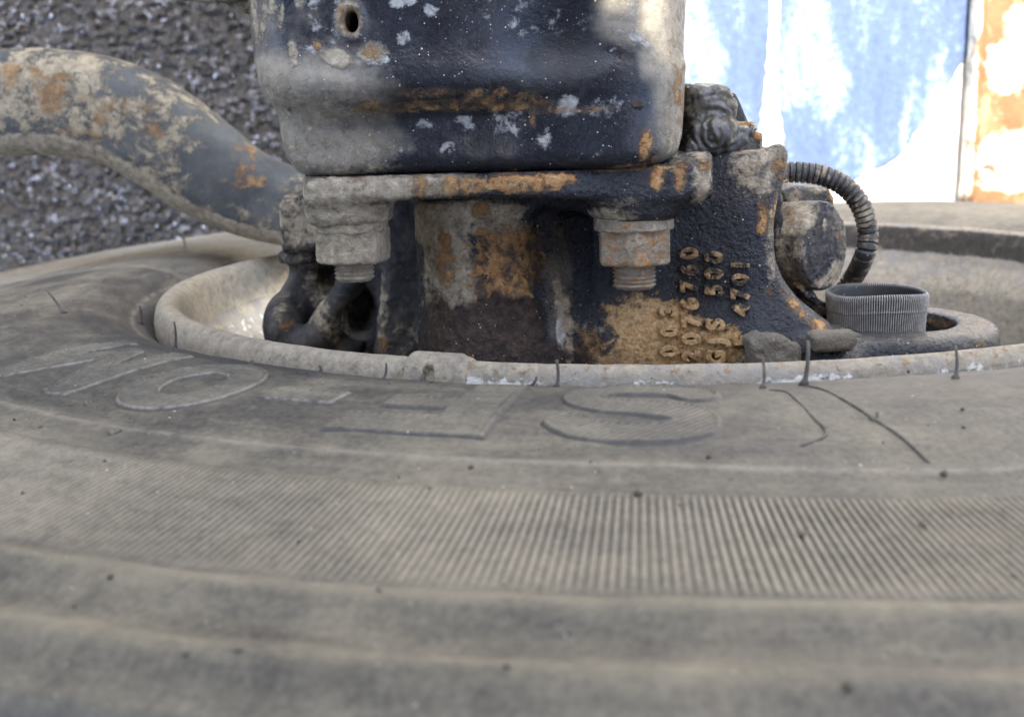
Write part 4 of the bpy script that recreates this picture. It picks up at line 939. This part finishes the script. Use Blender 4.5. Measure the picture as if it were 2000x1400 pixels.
# ------------------------------------------------------------------ grease lump, rusty steps, wedge
lump = thing('grease_lump', 'thick lump of swirled dark grey grease pressed against the right of the bracket', 'grease', at(1400, 290, 0.59))
def build_lump():
    g = Grid(at(1325, 305, 0.60) - np.array([0, 0.035, 0.004]), at(1490, 150, 0.60) + np.array([0.004, 0.04, 0.003]), 0.0009)
    d = 0.585
    f = g.ext(g.poly(pp([(1340, 168), (1392, 166), (1420, 176), (1436, 200), (1437, 250), (1425, 290), (1340, 296)], d)), 0.576, 0.63, 0.008)
    f = smin(f, g.ell(at(1392, 262, 0.576), (0.011, 0.008, 0.008)), 0.005)
    f = smin(f, g.cap(at(1345, 290, 0.575), at(1450, 278, 0.578), 0.0035, 0.0022), 0.004)
    f = smin(f, g.cap(at(1430, 270, 0.578), at(1472, 250, 0.580), 0.003, 0.0012), 0.004)
    f = smin(f, g.cap(at(1340, 300, 0.574), at(1362, 262, 0.578), 0.0028, 0.002), 0.003)
    V, Q = g.mesh(f); N = vnormals(V, Q)
    w = V + 0.006 * np.stack([fbm(V, 70, 3, 95), fbm(V, 70, 3, 96), fbm(V, 70, 3, 97)], 1)
    rid = 1 - np.abs(fbm(w, 120, 3, 98)) * 3
    sw_ = np.sin((np.hypot(w[:, 0] - at(1385, 262, d)[0], w[:, 2] - at(1385, 262, d)[2]) * 1.0) * 1500 + 4 * fbm(V, 60, 2, 99))
    V = V + N * (0.0011 * np.clip(rid, -0.6, 1) + 0.00045 * sw_ + 0.0005 * fbm(V, 350, 3, 94))[:, None]
    mk('grease', V, Q, m_grease, lump, attrs={'dust': splat(V, d, [(1352, 200, 22, 40, .55), (1415, 180, 24, 16, .6), (1425, 225, 16, 40, .6)])})
build_lump()
def simple_poly(name, pts, d, th, r, mat, parent, res, attrs=None, rough=0.0004, seed=3):
    q = np.array(pp(pts, d)); lo, hi = q.min(0), q.max(0)
    g = Grid((lo[0] - 0.003, d - 0.004, lo[1] - 0.003), (hi[0] + 0.003, d + th + 0.004, hi[1] + 0.003), res)
    V, Q = g.mesh(g.ext(g.poly(q), d, d + th, r)); V = V + vnormals(V, Q) * (rough * fbm(V, 180, 4, seed))[:, None]
    return mk(name, V, Q, mat, parent, attrs=attrs(V) if attrs else None)
simple_poly('stop_plate', [(1395, 180), (1437, 181), (1446, 198), (1477, 272), (1395, 275)], 0.602, 0.012, 0.0015, m_press, axle, 0.0009, lambda V: dict(film=np.full(len(V), .1)), 0.0001)
simple_poly('step_block', [(1400, 238), (1476, 238), (1477, 258), (1490, 259), (1492, 310), (1400, 310)], 0.588, 0.02, 0.0012, m_cast, axle, 0.0009, lambda V: dict(rust=splat(V, .588, [(1462, 245, 22, 12, .95), (1484, 265, 12, 8, .9), (1440, 245, 30, 12, .9)]), dust=splat(V, .588, [(1490, 290, 7, 30, .9)]), film=np.full(len(V), .35)))

# ------------------------------------------------------------------ mud on the casting
for (pts, dd, th, lab, nm) in (([(1464, 668), (1490, 656), (1530, 662), (1566, 680), (1572, 730), (1470, 730)], 0.545, 0.02, 'dark crumbly mud lump stuck at the foot of the casting below the raised numbers', 'mud_lump'),
                               ([(1588, 660), (1600, 653), (1676, 652), (1680, 668), (1666, 688), (1592, 691)], 0.541, 0.016, 'flat brick shaped pad of dried grey mud on the lug below the ribbed cap', 'mud_pad')):
    t_ = thing(nm, lab, 'dried mud', at(*np.mean(pts, 0), dd))
    q = np.array(pp(pts, dd)); g = Grid((q[:, 0].min() - .004, dd - .006, q[:, 1].min() - .004), (q[:, 0].max() + .004, dd + th + .004, q[:, 1].max() + .004), 0.0008)
    V, Q = g.mesh(g.ext(g.poly(q), dd, dd + th, 0.0035)); s = 0.0016 if nm == 'mud_lump' else 0.0005
    V = V + vnormals(V, Q) * (s * fbm(V, 190, 5, 103, 0.62))[:, None]
    mk('mud', V, Q, m_clod, t_)

# ------------------------------------------------------------------ bent bar on the left, edge of a plate at the top
bar = thing('bent_bar', 'thick bent steel bar with flaking blue grey paint and rust, running in from the left', 'steel bar', at(200, 210, 0.78))
def build_bar():
    px = [(-160, 206), (-60, 203), (0, 202), (100, 200), (190, 212), (265, 238), (340, 285), (415, 338), (480, 376), (560, 402), (640, 412), (720, 415)]
    P = smooth_path([at(u, v, 0.88) for u, v in px], 260)
    def prof(th): return 1.0 / (np.abs(np.cos(th)) ** 3 + np.abs(np.sin(th)) ** 3) ** (1 / 3.0) * 0.97
    rad = np.interp(np.linspace(0, 1, 260), [0, .25, .5, .62, .75, 1], np.array([100, 101, 99, 94, 82, 66]) * kpx(0.88))
    V, Q = sweep(P, rad, 96, prof=prof)
    N = np.zeros_like(V); cen = np.concatenate([np.repeat(P, 96, 0), P[:1], P[-1:]]); N = V - cen; N /= np.linalg.norm(N, axis=1, keepdims=True) + 1e-9
    low = sstep(0.50, 0.60, -N[:, 2] - 0.30 * N[:, 0])
    d = 0.85
    rust = splat(V, d, [(120, 190, 60, 40, .5), (40, 150, 50, 40, .45), (230, 220, 50, 30, .35), (300, 230, 40, 40, .42), (480, 350, 40, 30, .42), (150, 270, 60, 20, .4), (470, 300, 30, 20, .4)])
    dust = 0.46 + splat(V, d, [(100, 160, 120, 60, .2), (190, 200, 60, 60, .15)]) - splat(V, d, [(470, 330, 120, 90, .42), (250, 150, 50, 20, .3)])
    V = V + N * (0.0006 * fbm(V, 70, 5, 111, 0.6))[:, None]
    mk('bar', V, Q, m_bar, bar, attrs=dict(rust=rust, dust=dust, pale=low * 0.95))
build_bar()
frag = thing('plate_edge', 'dirty corner of a steel plate poking in at the top edge left of the bracket', 'steel plate', at(430, -40, 0.60))
simple_poly('plate', [(335, -90), (345, 0), (400, 4), (436, 4), (462, 3), (480, 1), (480, -90)], 0.60, 0.008, 0.001, m_back, frag, 0.0011, lambda V: dict(film=np.full(len(V), .3), dust=splat(V, .6, [(390, 3, 60, 4, .7)])))
simple_poly('gusset', [(433, -30), (433, 5), (450, 14), (479, 28), (484, 27), (484, -30)], 0.612, 0.008, 0.001, m_back, frag, 0.0011, lambda V: dict(dust=np.full(len(V), .7)))

# ------------------------------------------------------------------ sunlit background on the right: rusty channel and two blue plates on the pavement
post = thing('rusty_channel', 'rusty orange steel channel with white sun-glare patches at the right edge, in full sun', 'steel channel', at(1960, 390, 1.28))
def build_post():
    d = 1.262
    q = np.array(pp([(1915, -90), (1906, 60), (1899, 180), (1892, 300), (1886, 384), (1890, 430), (2140, 440), (2160, -90)], d))
    g = Grid((q[:, 0].min() - .004, d - .012, q[:, 1].min() - .004), (q[:, 0].max() + .004, HG + .002, q[:, 1].max() + .004), 0.0022)
    x0 = at(1915, -90, d); x1 = at(1886, 384, d)
    f = g.ext(g.poly(q), d, d + 0.022, 0.002)
    le = g.cap((x0[0] + .004, d - .001, x0[2]), (x1[0] + .004, d - .001, x1[2]), 0.0042); f = smin(f, le, 0.002)
    h = at(1931, 338, d); f = np.maximum(f, -g.cyl((h[0], d - .02, h[2]), (h[0], d + .012, h[2]), 0.0085))
    V, Q = g.mesh(f); N = vnormals(V, Q)
    pale = splat(V, d, [(1909, 20, 5, 60, .8), (1902, 120, 5, 60, .8), (1896, 220, 6, 60, .9), (1889, 330, 8, 60, .9), (1960, 120, 40, 40, 1.0), (1990, 60, 30, 40, .7), (1975, 160, 40, 26, .8), (1950, 310, 40, 40, 1.0), (1990, 290, 40, 40, .9), (1925, 300, 20, 26, .7), (1975, 360, 60, 16, 1.0)])  # pale spots stand in for the sunlit left edge and blown-out patches
    rust = 0.4 + splat(V, d, [(1940, 60, 14, 50, .1)]) - 0.3 * (splat(V, d, [(1945, 30, 10, 40, 1), (1900, 300, 10, 60, 1), (1935, 240, 8, 40, 1)]))
    V = V + N * (0.0012 * fbm(V, 60, 5, 121, .6))[:, None]
    mk('channel', V, Q, m_post, post, attrs=dict(pale=pale, rust=rust))
build_post()
def blue_material():
    t = NT('mottled_blue')
    mp = t.n('ShaderNodeMapping'); t.put(mp.inputs[0], t.vec); mp.inputs['Scale'].default_value = (1.25, 0.40, 1.0)
    n1 = t.noise(26, 9, 0.66, vec=mp.outputs[0], dist=0.6); n2 = t.noise(17, 4, 0.5, vec=mp.outputs[0], dist=0.8); n3 = t.noise(120, 6, 0.7)
    s = t.math('MULTIPLY_ADD', n2, 0.9, t.math('MULTIPLY_ADD', n3, 0.85, n1))
    c = t.ramp(t.math('MULTIPLY', s, 0.40), [(0.42, (0.036, 0.062, 0.150)), (0.55, (0.060, 0.100, 0.200)), (0.60, (0.12, 0.17, 0.24)), (0.69, (0.36, 0.42, 0.42))])
    c = t.mix(specks(t, 55, 0.16, 0.10, 1.0), c, (0.05, 0.065, 0.075))
    t.put(t.b.inputs['Base Color'], c); t.b.inputs['Roughness'].default_value = 0.6
    t.put(t.b.inputs['Normal'], t.bump(s, 0.001)); return t.m
m_blue = blue_material()
def blue_plate(lab, pts, seed):  # mottled blue sheet lying flat on the pavement
    d = 1.2935; t_ = thing('blue_plate', lab, 'steel plate', at(*np.mean(pts, 0), 1.294))
    p = np.array(pp(pts, d)); n = len(p); den = []
    rng = np.random.default_rng(seed)
    for i in range(n):
        a, b = p[i], p[(i + 1) % n]; m = max(2, int(np.linalg.norm(b - a) / 0.006))
        for k in range(m): den.append(a + (b - a) * k / m + rng.normal(size=2) * 0.0009)
    den = np.array(den); m = len(den); c = den.mean(0)
    rings = [np.c_[den[:, 0], np.full(m, HG - 0.0045), den[:, 1]], np.c_[den[:, 0], np.full(m, d + 0.0004), den[:, 1]]]
    for s in (0.99, 0.6, 0.3): rings.append(np.c_[(c + (den - c) * s)[:, 0], np.full(m, d), (c + (den - c) * s)[:, 1]])
    V = np.concatenate(rings + [np.array([[c[0], d, c[1]]])]); Fc = []
    for r in range(len(rings) - 1):
        for i in range(m): j = (i + 1) % m; Fc.append((r * m + i, r * m + j, (r + 1) * m + j, (r + 1) * m + i))
    for i in range(m): Fc.append(((len(rings) - 1) * m + i, (len(rings) - 1) * m + (i + 1) % m, len(V) - 1))
    mk('plate', V, Fc, m_blue, t_, smooth=False)
blue_plate('narrow mottled pale blue plate between the bracket and the bright white gap', [(1300, -90), (1504, -90), (1503, 60), (1498, 130), (1488, 220), (1478, 300), (1474, 400), (1300, 400)], 1)
blue_plate('wide mottled pale blue plate with a curved lower right edge beside the rusty channel', [(1526, -90), (1523, 60), (1521, 130), (1526, 220), (1532, 300), (1540, 380), (1600, 372), (1645, 360), (1692, 343), (1730, 320), (1770, 294), (1786, 264), (1830, 205), (1865, 150), (1903, 88), (1918, -90)], 2)
